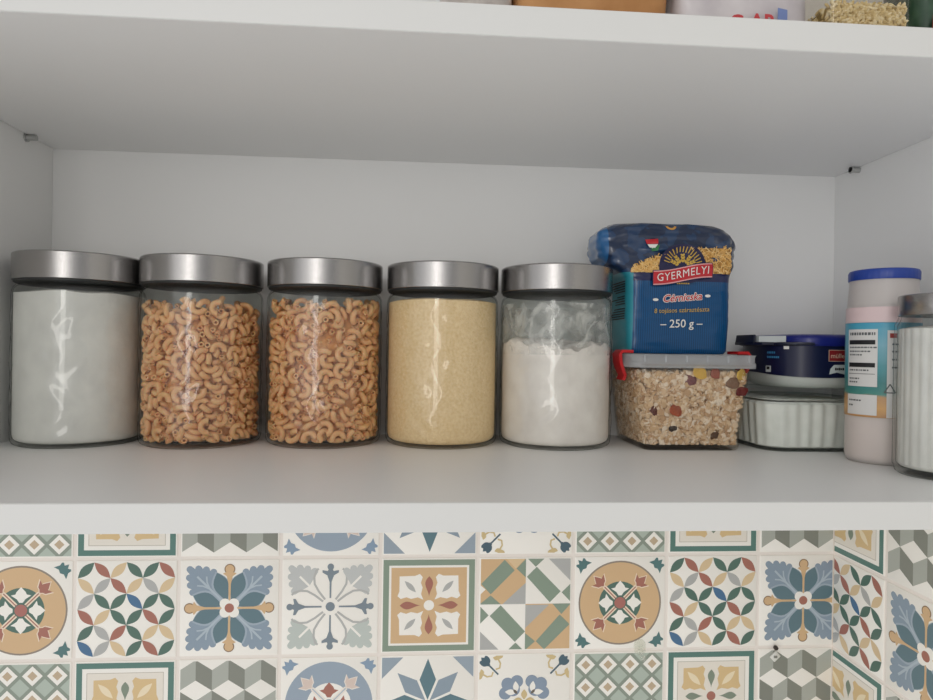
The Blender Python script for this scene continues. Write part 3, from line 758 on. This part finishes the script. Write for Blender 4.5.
# noodles seen through the window
noodle = mat('vermicelli', '#dba650', .5, island=['#e2b468', '#ebc684', '#d29f52', '#f2d59c', '#dba95c'])
nb = MB(); win = mat('noodles_behind_window', '#b98a45', .6, vary=(260, '#8a6230', .4, .6))
def wtop(x):
    s = min(1, max(0, (x - .5275) / (.620 - .5275))); return .0728 + .0165 * math.sin(s ** .75 * 2.0) + .006 * s
band = []
N = 90
for i in range(N + 1):
    x = .5275 + (.6190 - .5275) * i / N; band.append([(x, .0712 + (wtop(x) - .0712) * k / 12) for k in range(13)])
vs = [on_bag(x, h, .0010) for r in band for x, h in r]; fs = [(i * 13 + k, (i + 1) * 13 + k, (i + 1) * 13 + k + 1, i * 13 + k + 1) for i in range(N) for k in range(12)]
nb.add(vs, fs, win)
for k in range(520):
    x = rnd.uniform(.5285, .6180); h = .0716 + (wtop(x) - .0712) * rnd.random() ** 1.1; a = rnd.uniform(-1.2, 1.2) + (1.57 if rnd.random() < .25 else 0); L = rnd.uniform(.003, .0075); c = rnd.uniform(-.0015, .0015); pts = []
    for i in range(5):
        t = i / 4 - .5; px = x + L * t * math.cos(a) - c * (1 - 4 * t * t) * math.sin(a); ph = h + L * t * math.sin(a) + c * (1 - 4 * t * t) * math.cos(a)
        px = min(max(px, .5277), .6188); ph = max(.0714, min(ph, wtop(px) + .003)); pts.append(on_bag(px, ph, .0011 + .0004 * rnd.random()))
    nb.tube(pts, .00042, noodle, 5)
o = nb.build('noodle_window', bag, 60); o['kind'] = 'stuff'; o['label'] = 'yellow thin noodles showing through the bag window'
# the printed badge, banner and lettering
navy_p = mat('print_navy', '#1b1b45', .35); red_p = mat('print_red', '#c22430', .35); pink_p = mat('print_banner_edge', '#e8a7a8', .35); white_p = mat('print_white', '#e8e6e2', .4); gold_p = mat('print_gold', '#c9a545', .4); green_p = mat('print_green', '#2f7a47', .4); black_p = mat('print_black', '#15171b', .5)
pr = MB()
bx, bh = .5728, .0762
decal(pr, flat_poly([(bx + .0215 * math.cos(t * math.pi / 18), bh + .0205 * math.sin(t * math.pi / 18) * (1 if t <= 18 else .72)) for t in range(36)]), navy_p, ident, .0022)
for k in range(15): # rays
    a = math.radians(18 + 144 * k / 14); c, s = math.cos(a), math.sin(a); r0, r1 = .0125, .0180; w = .00045
    decal(pr, ([(bx + r0 * c - w * s, bh + r0 * s + w * c), (bx + r0 * c + w * s, bh + r0 * s - w * c), (bx + r1 * c + w * s, bh + r1 * s - w * c), (bx + r1 * c - w * s, bh + r1 * s + w * c)], [(0, 1, 2, 3)]), gold_p, ident, .0025)
for a in (-62, -34, 0, 34, 62): # ears of wheat
    for k in range(3):
        for s in (-28, 28):
            pts = rotp(shift(rotp(lens((0, 0), (0, .0034), .26), s), 0, .0042 + .0026 * k), a); decal(pr, flat_poly([(bx + x, bh + y) for x, y in pts]), gold_p, ident, .0025)
def bow(u): return .0016 * math.sin((u - bx) / .0285 * 2.4) + (u - bx) * .10
def ribbon(h0, h1, x0, x1, m, lift):
    vs = []; fs = []; n = 28
    for i in range(n + 1):
        x = x0 + (x1 - x0) * i / n
        for k in range(4): vs.append((x, h0 + (h1 - h0) * k / 3 + bow(x)))
    for i in range(n):
        for k in range(3): fs.append((i * 4 + k, (i + 1) * 4 + k, (i + 1) * 4 + k + 1, i * 4 + k + 1))
    decal(pr, (vs, fs), m, ident, lift)
ribbon(.0632, .0769, bx - .0272, bx + .0272, navy_p, .0027); ribbon(.0639, .0763, bx - .0265, bx + .0265, pink_p, .0029); ribbon(.0649, .0753, bx - .0265, bx + .0265, red_p, .0031)
decal(pr, text_tris('GYERMELYI', .0096, 0, 0, space=1.10), white_p, lambda u, v: (bx + u * .90, .0701 + v + bow(bx + u * .90)), .0036)
decal(pr, text_tris('1886', .0028), gold_p, lambda u, v: (bx + u, .0583 + v), .0018) if False else None
for i in range(7): decal(pr, ([(bx - .0055 + i * .0017, .0612), (bx - .0045 + i * .0017, .0612), (bx - .0045 + i * .0017, .0624), (bx - .0055 + i * .0017, .0624)], [(0, 1, 2, 3)]), gold_p, ident, .0026)
tcx = .5728
for k in range(10): decal(pr, text_tris('Cérnicska', .0088, .25, 0), white_p, lambda u, v, k=k: (tcx + u + .0007 * math.cos(k * .628), .0494 + v + u * .09 + .0007 * math.sin(k * .628)), .0013 + k * .00001)
decal(pr, text_tris('Cérnicska', .0088, .25, .00012), red_p, lambda u, v: (tcx + u, .0494 + v + u * .09), .0017)
for s in (-1, 1): decal(pr, flat_poly([(tcx + s * .0235 + .0026 * math.cos(t * .628), .0494 + s * .0021 + .0013 * math.sin(t * .628)) for t in range(10)]), white_p, ident, .0008)
decal(pr, text_tris('8 tojásos száraztészta', .0057, 0, 0), gold_p, lambda u, v: (tcx + u, .0384 + v + u * .05), .0013)
decal(pr, text_tris('– 250 g –', .0100, 0, .00008), white_p, lambda u, v: (tcx + u, .0264 + v + u * .03), .0014)
ex, eh = .5460, .0955 # small tricolour shield
decal(pr, flat_poly(dens([(ex - .0062, eh + .0045), (ex + .005, eh + .0055), (ex + .0045, eh + .0008), (ex - .0048, eh + .0005)])), red_p, ident, .0012)
decal(pr, flat_poly(dens([(ex - .0045, eh + .0002), (ex + .0045, eh + .0004), (ex + .0025, eh - .0026), (ex - .0025, eh - .0026)])), white_p, ident, .0012)
decal(pr, flat_poly(dens([(ex - .0024, eh - .0012), (ex + .0064, eh - .0002), (ex + .0052, eh - .0050), (ex, eh - .0056)])), green_p, ident, .0011)
decal(pr, flat_poly(dens([(ex - .0012, eh - .0012), (ex + .0012, eh - .0012), (ex, eh - .0034)])), white_p, ident, .0014)
ox, oh = .5650, .1150 # orange ring cut by the fold
for i in range(16):
    a0, a1 = math.pi + math.pi * i / 16, math.pi + math.pi * (i + 1) / 16
    decal(pr, ([(ox + r * math.cos(a), oh + r * math.sin(a)) for a in (a0, a1) for r in (.0032, .0052)], [(0, 1, 3, 2)]), mat('print_orange', '#d9a04e', .4) if i == 0 else bpy.data.materials['print_orange'], ident, .0008)
pr.build('front_print', bag, 0)
# small print on the side gusset
sg = MB()
def side_x(y, h):
    x0, x1, yf, yb, p = bag_sec(h); cy, hy = (yf + yb) / 2, (yb - yf) / 2; t = min(.999, abs((y - cy) / hy)); cx, hx = (x0 + x1) / 2, (x1 - x0) / 2
    return cx - hx * (1 - t ** p) ** (1 / p) - bag_wr(x0, y, h)
for i in range(16):
    h = .064 - i * .0022; a = -.113; b2 = -.092 + rnd.uniform(0, .018)
    if i in (5, 10): continue
    pts = []
    for k in range(9):
        y = a + (b2 - a) * k / 8; pts.append((y, h))
    vs = []
    for y, hh in pts: vs += [(side_x(y, hh) - .5257 - .0006, y + .0925, hh - .0005), (side_x(y, hh + .001) - .5257 - .0006, y + .0925, hh + .0006)]
    sg.add(vs, [(2 * k, 2 * k + 1, 2 * k + 3, 2 * k + 2) for k in range(8)], black_p)
sg.build('side_print', bag, 0)
# crimped end seal of the bag, folded over to the jar side

# ---------------------------------------------------------------- clear tub of pleated paper, and the navy tub on it
tray_plastic = clear_mat('clear_tub_plastic', '#fbfcfb', '#b4beb7', .05, 1.45, edge_pos=.88)
tray = tag(empty('lidded_tub', (.684, -.1015, ZS)), 'clear ribbed plastic tub of white pleated paper under the navy blue tub', 'food tub')
def octo(hx, hy, c, n=5):
    """Rectangle with generously rounded corners."""
    return rrect(hx, hy, c, n)
def ribbed(hx, hy, c, amp):
    pts = rrect(hx, hy, c, 10); out = []
    # resample evenly and ripple outwards
    per = [0]
    for i in range(len(pts)): a = pts[i]; b = pts[(i + 1) % len(pts)]; per.append(per[-1] + math.hypot(b[0] - a[0], b[1] - a[1]))
    N = 240; j = 0
    for k in range(N):
        s = per[-1] * k / N
        while per[j + 1] < s: j += 1
        t = (s - per[j]) / max(1e-9, per[j + 1] - per[j]); a = pts[j]; b = pts[(j + 1) % len(pts)]
        x, y = a[0] + (b[0] - a[0]) * t, a[1] + (b[1] - a[1]) * t; L = math.hypot(x, y); q = 1 + amp * math.sin(2 * math.pi * k / 6) / L
        out.append((x * q, y * q))
    return out
mb = MB()
mb.loft([at_z(ribbed(hx, hy, c, a), z) for z, hx, hy, c, a in ((0, .042, .043, .018, 0), (.0012, .0448, .0462, .019, .0003), (.004, .0458, .0475, .019, .0006), (.030, .0485, .0495, .020, .0006), (.043, .0498, .0505, .020, .0004), (.0455, .0505, .0512, .020, 0), (.0455, .0492, .0499, .019, 0), (.030, .0478, .0488, .019, .0005), (.004, .0449, .0466, .018, .0005), (.0022, .043, .045, .018, 0))], tray_plastic)
mb.build('tub', tray, 60)
mb = MB()
mb.loft([at_z(rrect(hx, hy, c, 8), z) for z, hx, hy, c in ((.0458, .0505, .0510, .020), (.0452, .0526, .0530, .021), (.0462, .0532, .0536, .021), (.0485, .0532, .0536, .021), (.0492, .0520, .0524, .021), (.0492, .0500, .0504, .020), (.0530, .0485, .049, .019), (.0538, .0475, .048, .019), (.0538, .01, .01, .005))], tray_plastic)
mb.build('lid', tray, 40)
pleat = mat('white_pleated_paper', '#f5f5f1', .85, vary=(90, '#ecede8', .35, .65))
mb = MB()
def pleated(hx, hy, c, amp, n, ph):
    pts = ribbed(hx, hy, c, 0); out = []
    for k, (x, y) in enumerate(pts):
        L = math.hypot(x, y); q = 1 + amp * (math.sin(2 * math.pi * k / n + ph) * (0.7 + .3 * math.sin(k * .13))) / L; out.append((x * q, y * q))
    return out
mb.loft([at_z(pleated(hx, hy, c, a, 8, .3 * i), z) for i, (z, hx, hy, c, a) in enumerate(((.0030, .041, .0425, .018, .0003), (.0045, .0433, .0448, .018, .0010), (.018, .0448, .046, .018, .0013), (.034, .0462, .0470, .018, .0013), (.0405, .0466, .0474, .018, .0011), (.0425, .044, .045, .017, .0012), (.0405, .041, .042, .016, .001), (.036, .02, .02, .008, 0)))], pleat)
for k, (z, dx) in enumerate(((.0432, .002), (.0441, -.003))): # loose sheets on top
    pts = [(x * .9 + dx, y * .9) for x, y in pleated(.044, .045, .018, .0012, 8, k)]
    mb.loft([at_z(pts, z), at_z(pts, z + .0004)], pleat)
o = mb.build('pleated_paper', angle=30); o.location = tray.location; tag(o, 'white pleated paper packed in the clear ribbed tub', 'paper', kind='stuff')

navy_sleeve = mat('navy_sleeve', '#14193a', .32, spec=.4); tub_white = mat('tub_white_plastic', '#cdd2cd', .4); lid_blue = mat('blue_lid_plastic', '#1a2173', .28); lid_dark = mat('navy_brim_plastic', '#11162e', .3); lid_pale = mat('pale_lid_insert', '#b9bfbf', .4)
ntub = tag(empty('spread_tub', (.7015, -.1015, ZS + .0542)), 'navy and white oval tub with blue lid on the clear ribbed tub', 'food tub')
def ov(hx, hy, p=3.2): return superell(hx, hy, p, 72)
mb = MB(); mb.loft([at_z(ov(hx, hy), z) for z, hx, hy in ((0, .036, .037), (.0008, .0395, .0405), (.004, .0435, .0445), (.009, .0462, .0472), (.013, .0474, .0482), (.034, .0478, .0486), (.0372, .0478, .0486))], tub_white); mb.build('tub', ntub, 50)
mb = MB(); ro = ov(.0484, .0491); wob = [(.0110 + .0016 * math.cos(2 * math.atan2(y, x) + .6)) for x, y in ro]
ri = ov(.0472, .0479)
mb.loft([[(x, y, w) for (x, y), w in zip(ri, wob)], [(x, y, w) for (x, y), w in zip(ro, wob)], at_z(ov(.0486, .0493), .0366), at_z(ri, .0370)], navy_sleeve, True, False, False); sleeve = mb.build('sleeve', ntub, 40)
mb = MB()
mb.loft([at_z(ov(hx, hy), z) for z, hx, hy in ((.0368, .046, .047), (.0368, .0510, .0510), (.0376, .0516, .0516), (.0394, .0516, .0516), (.0398, .049, .049), (.0398, .01, .01))], lid_dark)
tabp = [(-.046, -.030), (-.058, -.028), (-.0625, -.020), (-.0625, .012), (-.058, .02), (-.046, .022)]
mb.loft([at_z(tabp[::-1], .0372), at_z(tabp[::-1], .0396)][::-1], lid_dark)
mb.loft([[(-.0625, -.021, .0378), (-.0605, -.021, .0396), (-.0605, .012, .0396), (-.0625, .012, .0378)], [(-.0612, -.020, .0462), (-.0598, -.020, .0460), (-.0598, .012, .0460), (-.0612, .012, .0462)]], lid_dark)
brim = mb.build('lid_brim', ntub, 40)
mb = MB(); mb.loft([[(x, y, z) for x, y in superell(hx + .003, hy, 4, 64, .005, 0)] for z, hx, hy in ((.0366, .0425, .0517), (.0380, .0432, .0523), (.0430, .0432, .0523), (.0450, .0425, .0515), (.0462, .0405, .0495), (.0468, .037, .046), (.0468, .01, .01))], lid_blue)
mb.build('lid_dome', ntub, 40)
mb = MB(); mb.loft([at_z([(-.0590, -.024), (-.040, -.034), (-.040, .028), (-.0590, .016)], .0394), [(-.0585, -.023, .0448), (-.0395, -.033, .0452), (-.0395, .027, .0452), (-.0585, .015, .0448)]], lid_pale); mb.build('lid_panel', ntub, 30)
def on_sleeve(a, z, lift=.0004):
    """Point of the sleeve at bearing a (degrees; -90 faces the room), height z."""
    t = math.radians(a); c, s = math.cos(t), math.sin(t); p = 3.2
    r = 1 / ((abs(c) / .0486) ** p + (abs(s) / .0493) ** p) ** (1 / p) + lift; return (r * c, r * s, z)
def sl_decal(mb, tris, m, a0, z0, lift=.0004):
    vs, fs = tris; mb.add([on_sleeve(a0 + math.degrees(u / .050), z0 + v, lift) for u, v in vs], fs, m)
def rect(w, h, n=8): 
    vs = [( -w / 2 + w * i / n, s * h / 2) for i in range(n + 1) for s in (-1, 1)]; return vs, [(2 * i, 2 * i + 2, 2 * i + 3, 2 * i + 1) for i in range(n)]
blue_txt = mat('print_blue', '#3f86b5', .4); red_lab = mat('label_red', '#8e1f24', .35); cream = mat('label_cream', '#e3c9ae', .4); wleaf = mat('label_white', '#cfd6d4', .4); grey_p = mat('print_grey', '#5e6264', .5)
mb = MB()
for i, (z, n) in enumerate(((.0305, 5), (.0265, 7))):
    for k in range(n): sl_decal(mb, rect(.0013, .0018, 1), blue_txt, -158 + 2.1 * k, z)
sl_decal(mb, rect(.0062, .0055), wleaf, -157, .0160, .0004); sl_decal(mb, rect(.0036, .0026), black_p, -157, .0168, .0007)
sl_decal(mb, rect(.0040, .0026), white_p, -138, .0349, .0006)
mb.build('sleeve_print', ntub, 0)
mb = MB(); sl_decal(mb, rect(.0172, .0098, 10), cream, -93, .0285, .0004); sl_decal(mb, rect(.0164, .0090, 10), red_lab, -93, .0285, .0006); sl_decal(mb, text_tris('müller', .0056, 0, 0), cream, -93, .0282, .0009)
o = mb.build('red_label', ntub, 0); mb = MB()
leafp = dens([(-.0085, -.0042), (-.0075, .0005), (-.0045, .0038), (.0085, .0042), (.0082, -.0008), (.0052, -.0042), (-.002, -.0026)], 3); sl_decal(mb, flat_poly(leafp), wleaf, -92.5, .0168, .0005)
for k in range(5): sl_decal(mb, rect(.0014, .0022 - .0006 * (k % 2), 1), black_p, -96 + 1.9 * k, .0172, .0009)
mb.build('leaf_label', ntub, 0)

# ---------------------------------------------------------------- frosted canister
frost = clear_mat('frosted_plastic', '#f4f1f1', '#dcd6d6', .35, 1.35, haze=.72, haze_col='#faf6f3')
can = tag(empty('powder_canister', (.7075, -.1915, ZS)), 'frosted plastic canister with blue screw cap and beach picture label', 'canister')
KR = .0251
mb = MB(); mb.lathe([(.020, 0), (.0232, .0006), (.0246, .003), (KR, .007), (KR, .112), (.0244, .124), (.0235, .136), (.0232, .142), (.0222, .142), (.0225, .136), (.0240, .112), (.0240, .007), (.0228, .003), (.018, .0022)], frost, 64); mb.build('body', can, 50)
mb = MB(); mb.lathe([(.0232, .1422), (.0238, .1419), (.0241, .1425), (.0241, .1480), (.0234, .1497), (.0218, .1502), (.002, .1500)], mat('blue_cap', '#1f3f96', .35), 96, fn=lambda t, z: .00018 * math.sin(60 * t) if z < .149 else 0); mb.build('cap', can, 40)
def can_pt(a, z, lift): t = math.radians(a); return ((KR + lift) * math.cos(t), (KR + lift) * math.sin(t), z)
lab = bpy.data.materials.new('beach_label'); lab.use_nodes = True; n_, l_ = nodes_of(lab); b_ = n_['Principled BSDF']; b_.inputs['Roughness'].default_value = .35
co_ = n_.new('ShaderNodeTexCoord'); sp_ = n_.new('ShaderNodeSeparateXYZ'); l_.new(co_.outputs['Object'], sp_.inputs[0])
ns_ = n_.new('ShaderNodeTexNoise'); ns_.inputs['Scale'].default_value = 55; mp_ = n_.new('ShaderNodeMapping'); mp_.inputs['Scale'].default_value = (1, 1, 3); l_.new(co_.outputs['Object'], mp_.inputs[0]); l_.new(mp_.outputs[0], ns_.inputs['Vector'])
ma_ = n_.new('ShaderNodeMath'); ma_.operation = 'MULTIPLY_ADD'; l_.new(ns_.outputs['Fac'], ma_.inputs[0]); ma_.inputs[1].default_value = .008; l_.new(sp_.outputs['Z'], ma_.inputs[2])
mr_ = n_.new('ShaderNodeMapRange'); mr_.inputs['From Min'].default_value = .036 + .004; mr_.inputs['From Max'].default_value = .110 + .004; l_.new(ma_.outputs[0], mr_.inputs['Value'])
cr_ = n_.new('ShaderNodeValToRGB'); el = cr_.color_ramp.elements
for p_, c_ in ((0, '#b98a5a'), (.10, '#d9a765'), (.20, '#c79a6a'), (.24, '#4b8f86'), (.36, '#2f7f80'), (.50, '#4596a0'), (.75, '#79b4c6'), (.95, '#4ba3c0')):
    if p_ in (0,): el[0].position = 0; el[0].color = lin(c_)
    elif p_ == .95: el[-1].position = p_; el[-1].color = lin(c_)
    else: x_ = el.new(p_); x_.color = lin(c_)
l_.new(mr_.outputs[0], cr_.inputs[0]); l_.new(cr_.outputs[0], b_.inputs['Base Color'])
mb = MB(); N = 96
mb.loft([[can_pt(360 * k / N, z, l) for k in range(N)] for z, l in ((.0362, .0001), (.0362, .0004), (.1085, .0004), (.1085, .0001))], lab, True, False, False); lb = mb.build('label', can, 40)
pinkband = mat('pink_film_band', '#e0c9ca', .4)
mb = MB(); mb.loft([[can_pt(360 * k / N, z, l) for k in range(N)] for z, l in ((.1088, .0001), (.1088, .0003), (.1205, .0002), (.1205, -.0004))], pinkband, True, False, False); mb.build('pink_band', can, 40)
mb = MB()
def cdec(tris, m, a0, z0, lift): vs, fs = tris; mb.add([can_pt(a0 + math.degrees(u / KR), z0 + v, lift) for u, v in vs], fs, m)
lwhite = mat('label_panel_white', '#dedddb', .4)
cdec(rect(.0235, .0440, 14), lwhite, -161, .0815, .0007); cdec(rect(.0235, .0155, 14), lwhite, -161, .0455, .0007)
cdec(rect(.018, .0450, 10), lwhite, -100, .0800, .0007); cdec(rect(.018, .0210, 10), lwhite, -100, .0470, .0007)
for z, w in ((.0960, .0205), (.0785, .0205)): cdec(rect(w, .0034, 10), black_p, -161, z - .0025, .0009)
def smallprint(a0, z, w, hh, seed):
    r2 = random.Random(seed); x = -w / 2
    while x < w / 2:
        ww = r2.uniform(.0008, .0022); cdec(shiftv(rect(ww, hh, 1), x + ww / 2, 0), grey_p, a0, z, .0009); x += ww + .0006
def shiftv(t, dx, dy): return [(x + dx, y + dy) for x, y in t[0]], t[1]
smallprint(-161, .1000, .019, .0021, 1)
for i, (z, w) in enumerate(((.0895, .019), (.0865, .017), (.0838, .010), (.0720, .016), (.0655, .009), (.0628, .007), (.0487, .009), (.0448, .003))):
    smallprint(-161 - math.degrees((.019 - w) / 2 / KR) * 1.0, z, w, .0011, i + 5)
cdec(rect(.0205, .0004, 10), grey_p, -161, .0692, .0009)
for i, z in enumerate((.092, .0865, .0805, .0745)): smallprint(-100, z, .012, .0012, 40 + i)
tri = [(-.0035, -.003), (.0035, -.003), (0, .0035)]
for a, b2 in ((0, 1), (1, 2), (2, 0)): cdec((dens([tri[a], tri[b2]], 1)[:0] or [tuple(p) for p in stroke([tri[a], tri[b2]], .0008)], [(0, 1, 2, 3)]), grey_p, -116, .0585, .0010)
cdec(rect(.0045, .0035), mat('label_red_mark', '#9c3a36', .4), -112, .0985, .0009)
mb.build('label_print', lb, 0)
powder_pink = mat('pale_pink_powder', '#f7f0ed', .9, vary=(60, '#ece4e1', .35, .65))
mb = MB(); mb.lathe([(.016, .0026), (.0222, .0036), (.0237, .0074), (.0237, .100), (.020, .103), (.010, .105), (.001, .1055)], powder_pink, 48); o = mb.build('pale_powder', angle=50); o.location = can.location; tag(o, 'pale pinkish powder inside the frosted canister', 'powder', kind='stuff')

# ---------------------------------------------------------------- fluted jar at the end of the shelf
rj = tag(empty('fluted_glass_jar', (.7125, -.2508, ZS)), 'tall fluted glass jar of white powder with steel lid, standing in front of the canister', 'jar')
FR_ = .0328
flute = lambda t, z: .0007 * abs(math.sin(14 * t)) if .006 < z < .106 else 0
mb = MB(); mb.lathe([(.026, 0), (.030, .0005), (.0318, .002), (.0326, .0055)] + [(FR_, .007 + .099 * i / 6) for i in range(7)] + [(.0320, .107), (.0308, .1100), (.0299, .113), (.0299, .118), (.0288, .118), (.0288, .110), (.0306, .105), (.0306, .0075), (.029, .0050), (.01, .0045)], glass, 168, fn=flute); mb.build('glass_body', rj, 60)
mb = MB(); mb.lathe([(.0300, .1122), (.0309, .1118), (.0312, .1122), (.0312, .1250), (.0309, .1258), (.0300, .1262), (.002, .1260)], lid_steel, 80); mb.build('lid', rj, 45)
mb = MB(); mb.lathe([(.020, .0052), (.0285, .0056), (.0299, .0078)] + [(.0299, .0078 + .0947 * i / 6) for i in range(7)] + [(.024, .104), (.012, .1055), (.001, .106)], salt, 168, fn=lambda t, z: .0007 * abs(math.sin(14 * t)) - .0003 if z > .0077 and z < .104 else 0); o = mb.build('white_powder', angle=60); o.location = rj.location; tag(o, 'white powder filling the fluted glass jar nearly to its lid', 'powder', kind='stuff')

# ---------------------------------------------------------------- things on the upper shelf, cut by the picture's top
def pouch(name, label, cat, x0, x1, y0, y1, h, m, seed, amp=.003, lean=0.0, p=5):
    t = tag(empty(name, ((x0 + x1) / 2, (y0 + y1) / 2, ZU2)), label, cat); mb = MB(); rings = []
    for i in range(41):
        s = i / 40; z = h * s; hx, hy = (x1 - x0) / 2, (y1 - y0) / 2; k = 1 if s > .04 else .93 + .07 * s / .04
        th = 1 if s < .55 else max(.08, 1 - (s - .55) / .45 * .92); ring = []
        for x, y in superell(hx * k, hy * k * th, p, 96):
            L = math.hypot(x, y) + 1e-9; q = amp * noise.noise(Vector((x * 35 + seed, y * 35, z * 30))) * min(1, s * 6) + amp * .6 * noise.noise(Vector((x * 80 + seed, y * 80, z * 60))) * min(1, s * 6)
            ring.append((x + x / L * q, y + y / L * q + lean * z, z))
        rings.append(ring)
    mb.loft(rings, m); o = mb.build('bag', t, 60); return t, o
kraft = mat('brown_paper', '#c08e5c', .75, vary=(25, '#a87645', .4, .65), bump=(40, .3, .003)); sugar_film = mat('pale_sugar_film', '#cfc9ca', .3, vary=(30, '#b9b2b5', .4, .65)); dgreen_film = mat('dark_green_film', '#2b4734', .3, vary=(60, '#48664f', .45, .7)); white_film = mat('white_film', '#cdc6bf', .35, vary=(50, '#a89f9a', .4, .65))
t, o = pouch('food_packet', 'small whitish packet with dark red corner beside the brown paper bag', 'packet', .352, .398, -.285, -.245, .09, white_film, 2.0, .002)
mb = MB(); mb.poly([(-.012, -.0232, .012), (-.004, -.0232, .012), (-.005, -.0232, .030), (-.012, -.0232, .030)], mat('packet_dark_red', '#6d2f2b', .5)); mb.build('red_corner', t, 0)
t, o = pouch('paper_bag', 'crumpled brown paper bag on the upper shelf next to the sugar bag', 'paper bag', .400, .496, -.286, -.225, .13, kraft, 5.0, .005)
t, o = pouch('sugar_bag', 'pale plastic sugar bag with red lettering on the upper shelf', 'sugar bag', .501, .588, -.286, -.226, .125, sugar_film, 8.0, .0022)
mb = MB()
rl = mat('print_sugar_red', '#bd3b40', .4); 
for ch, dx in (('G', -.0088), ('A', .0040), ('R', .0122)):
    vs, fs = text_tris(ch, .0125, 0, .0004); mb.add([(dx + u, -.0334, (.0034 if ch == 'G' else .0046) + v) for u, v in vs], fs, rl)
mb.poly([(.0172 + a, -.0334, .0050 + b) for a, b in ((0, 0), (.0062, -.001), (.0062, .008), (0, .009))], mat('print_sugar_blue', '#6d7fb0', .4))
mb.build('front_print', t, 0)
gc = tag(empty('grain_container', (.6225, -.262, ZU2)), 'clear plastic container holding pale grain on the upper shelf', 'food container')
mb = MB(); mb.loft([at_z(rrect(hx, hy, .006, 5), z) for z, hx, hy in ((0, .024, .024), (.001, .0265, .0265), (.003, .0275, .0275), (.12, .0290, .0290), (.12, .0280, .0280), (.003, .0265, .0265), (.002, .025, .025))], box_plastic); mb.build('tub', gc, 50)
mb = MB(); mb.loft([at_z(rrect(hx, hy, .006, 5), z) for z, hx, hy in ((.117, .0292, .0292), (.117, .0305, .0305), (.124, .0305, .0305), (.125, .029, .029))], lid_plastic); mb.build('lid', gc, 40)
grain_m = mat('pale_grain', '#cdb981', .8, island=['#e3d5ab', '#d6c290', '#eee3c2', '#c6b07c', '#ddcb9c'])
mb = MB(); mb.loft([at_z(rrect(.0245, .0245, .005, 5), z) for z in (.0025, .020)], mat('grain_inside', '#9f8a55', .9))
for k in range(900):
    f = rnd.choice('fffflrt'); a = rnd.uniform(-.0245, .0245); z = rnd.uniform(.004, .0215); d = rnd.uniform(.0240, .0252)
    c = Vector({'f': (a, -d, z), 'l': (-d, a, z), 'r': (d, a, z), 't': (a, rnd.uniform(-.024, .024), .0210 + rnd.uniform(-.001, .001))}[f]); ax = rvec().normalized(); q = ax.to_track_quat('Z', 'Y').to_matrix()
    mb.loft([[c + q @ Vector((r * math.cos(t2 * 1.047), r * math.sin(t2 * 1.047), zz)) for t2 in range(6)] for zz, r in ((-.0019, .0003), (-.0009, .0009), (.0009, .0009), (.0019, .0003))], grain_m)
o = mb.build('pale_grain', angle=60); o.location = gc.location; tag(o, 'pale grain lying in the clear container on the upper shelf', 'grain', kind='stuff')
t, o = pouch('food_pouch', 'dark green food pouch with a red patch at the end of the upper shelf', 'pouch', .660, .750, -.286, -.24, .14, dgreen_film, 13.0, .0025)
mb = MB(); mb.loft([[(-.042 + .022 * k / 8, -.0262 - .0004 * j, .006 + z * (1 - .6 * abs(k - 6) / 6)) for k in range(9)] for j, z in ((0, 0), (1, .022))], mat('pouch_red_patch', '#8d3a2c', .4), False, False, False); mb.build('red_patch', t, 0)

# ---------------------------------------------------------------- little hooks on the tiles
hook_clear = clear_mat('clear_hook_plastic', '#fafbf8', '#c9cfc6', .08, 1.45, haze=.16, haze_col='#ffffff', edge_pos=.85)
def hook_at(x, z): return Vector((x, -.0013, z))
hk = tag(empty('adhesive_hook', (.5830, -.00165, -.0985)), 'clear plastic adhesive hook stuck below the tan circle tile', 'hook')
mb = MB(); mb.loft([[(x, -d, z) for x, z in rrect(hx, hz, hx * .95, 8)] for d, hx, hz in ((0, .0062, .0085), (.0012, .0062, .0085), (.0018, .0055, .0078))][::-1], hook_clear); mb.build('plate', hk, 40)
mb = MB(); mb.tube([(0, -.0015, .001), (0, -.004, -.002), (0, -.0075, -.0065), (0, -.011, -.0085), (0, -.0135, -.0070), (0, -.0145, -.0035)], [.0026, .0024, .0022, .0021, .0020, .0016], hook_clear, 12); mb.build('hook', hk, 60)
wk = tag(empty('square_hook', (.7335, -.00165, -.1112)), 'small white diamond-shaped hook with a dark knob at the cube tile', 'hook')
mb = MB(); mb.loft([[(x * c - z * s + 0, -d, x * s + z * c) for x, z in rrect(h, h * .8, .0008, 4) for c, s in ((math.cos(.75), math.sin(.75)),)] for d, h in ((0, .0048), (.0014, .0048), (.0020, .0040))][::-1], mat('hook_white', '#dddcd4', .4)); mb.loft([[(x, -d, z) for x, z in rrect(h * .9, h * .6, .0004, 3)] for d, h in ((.0019, .0024), (.0022, .0022))][::-1], mat('hook_recess', '#85857c', .5)); mb.build('plate', wk, 40)
mb = MB(); mb.tube([(0, -.0005, .0098), (0, -.002, .0098), (0, -.0035, .0098)], [.0022, .0026, .0022], mat('hook_dark_knob', '#3a322c', .35), 12); mb.build('knob', wk, 60)
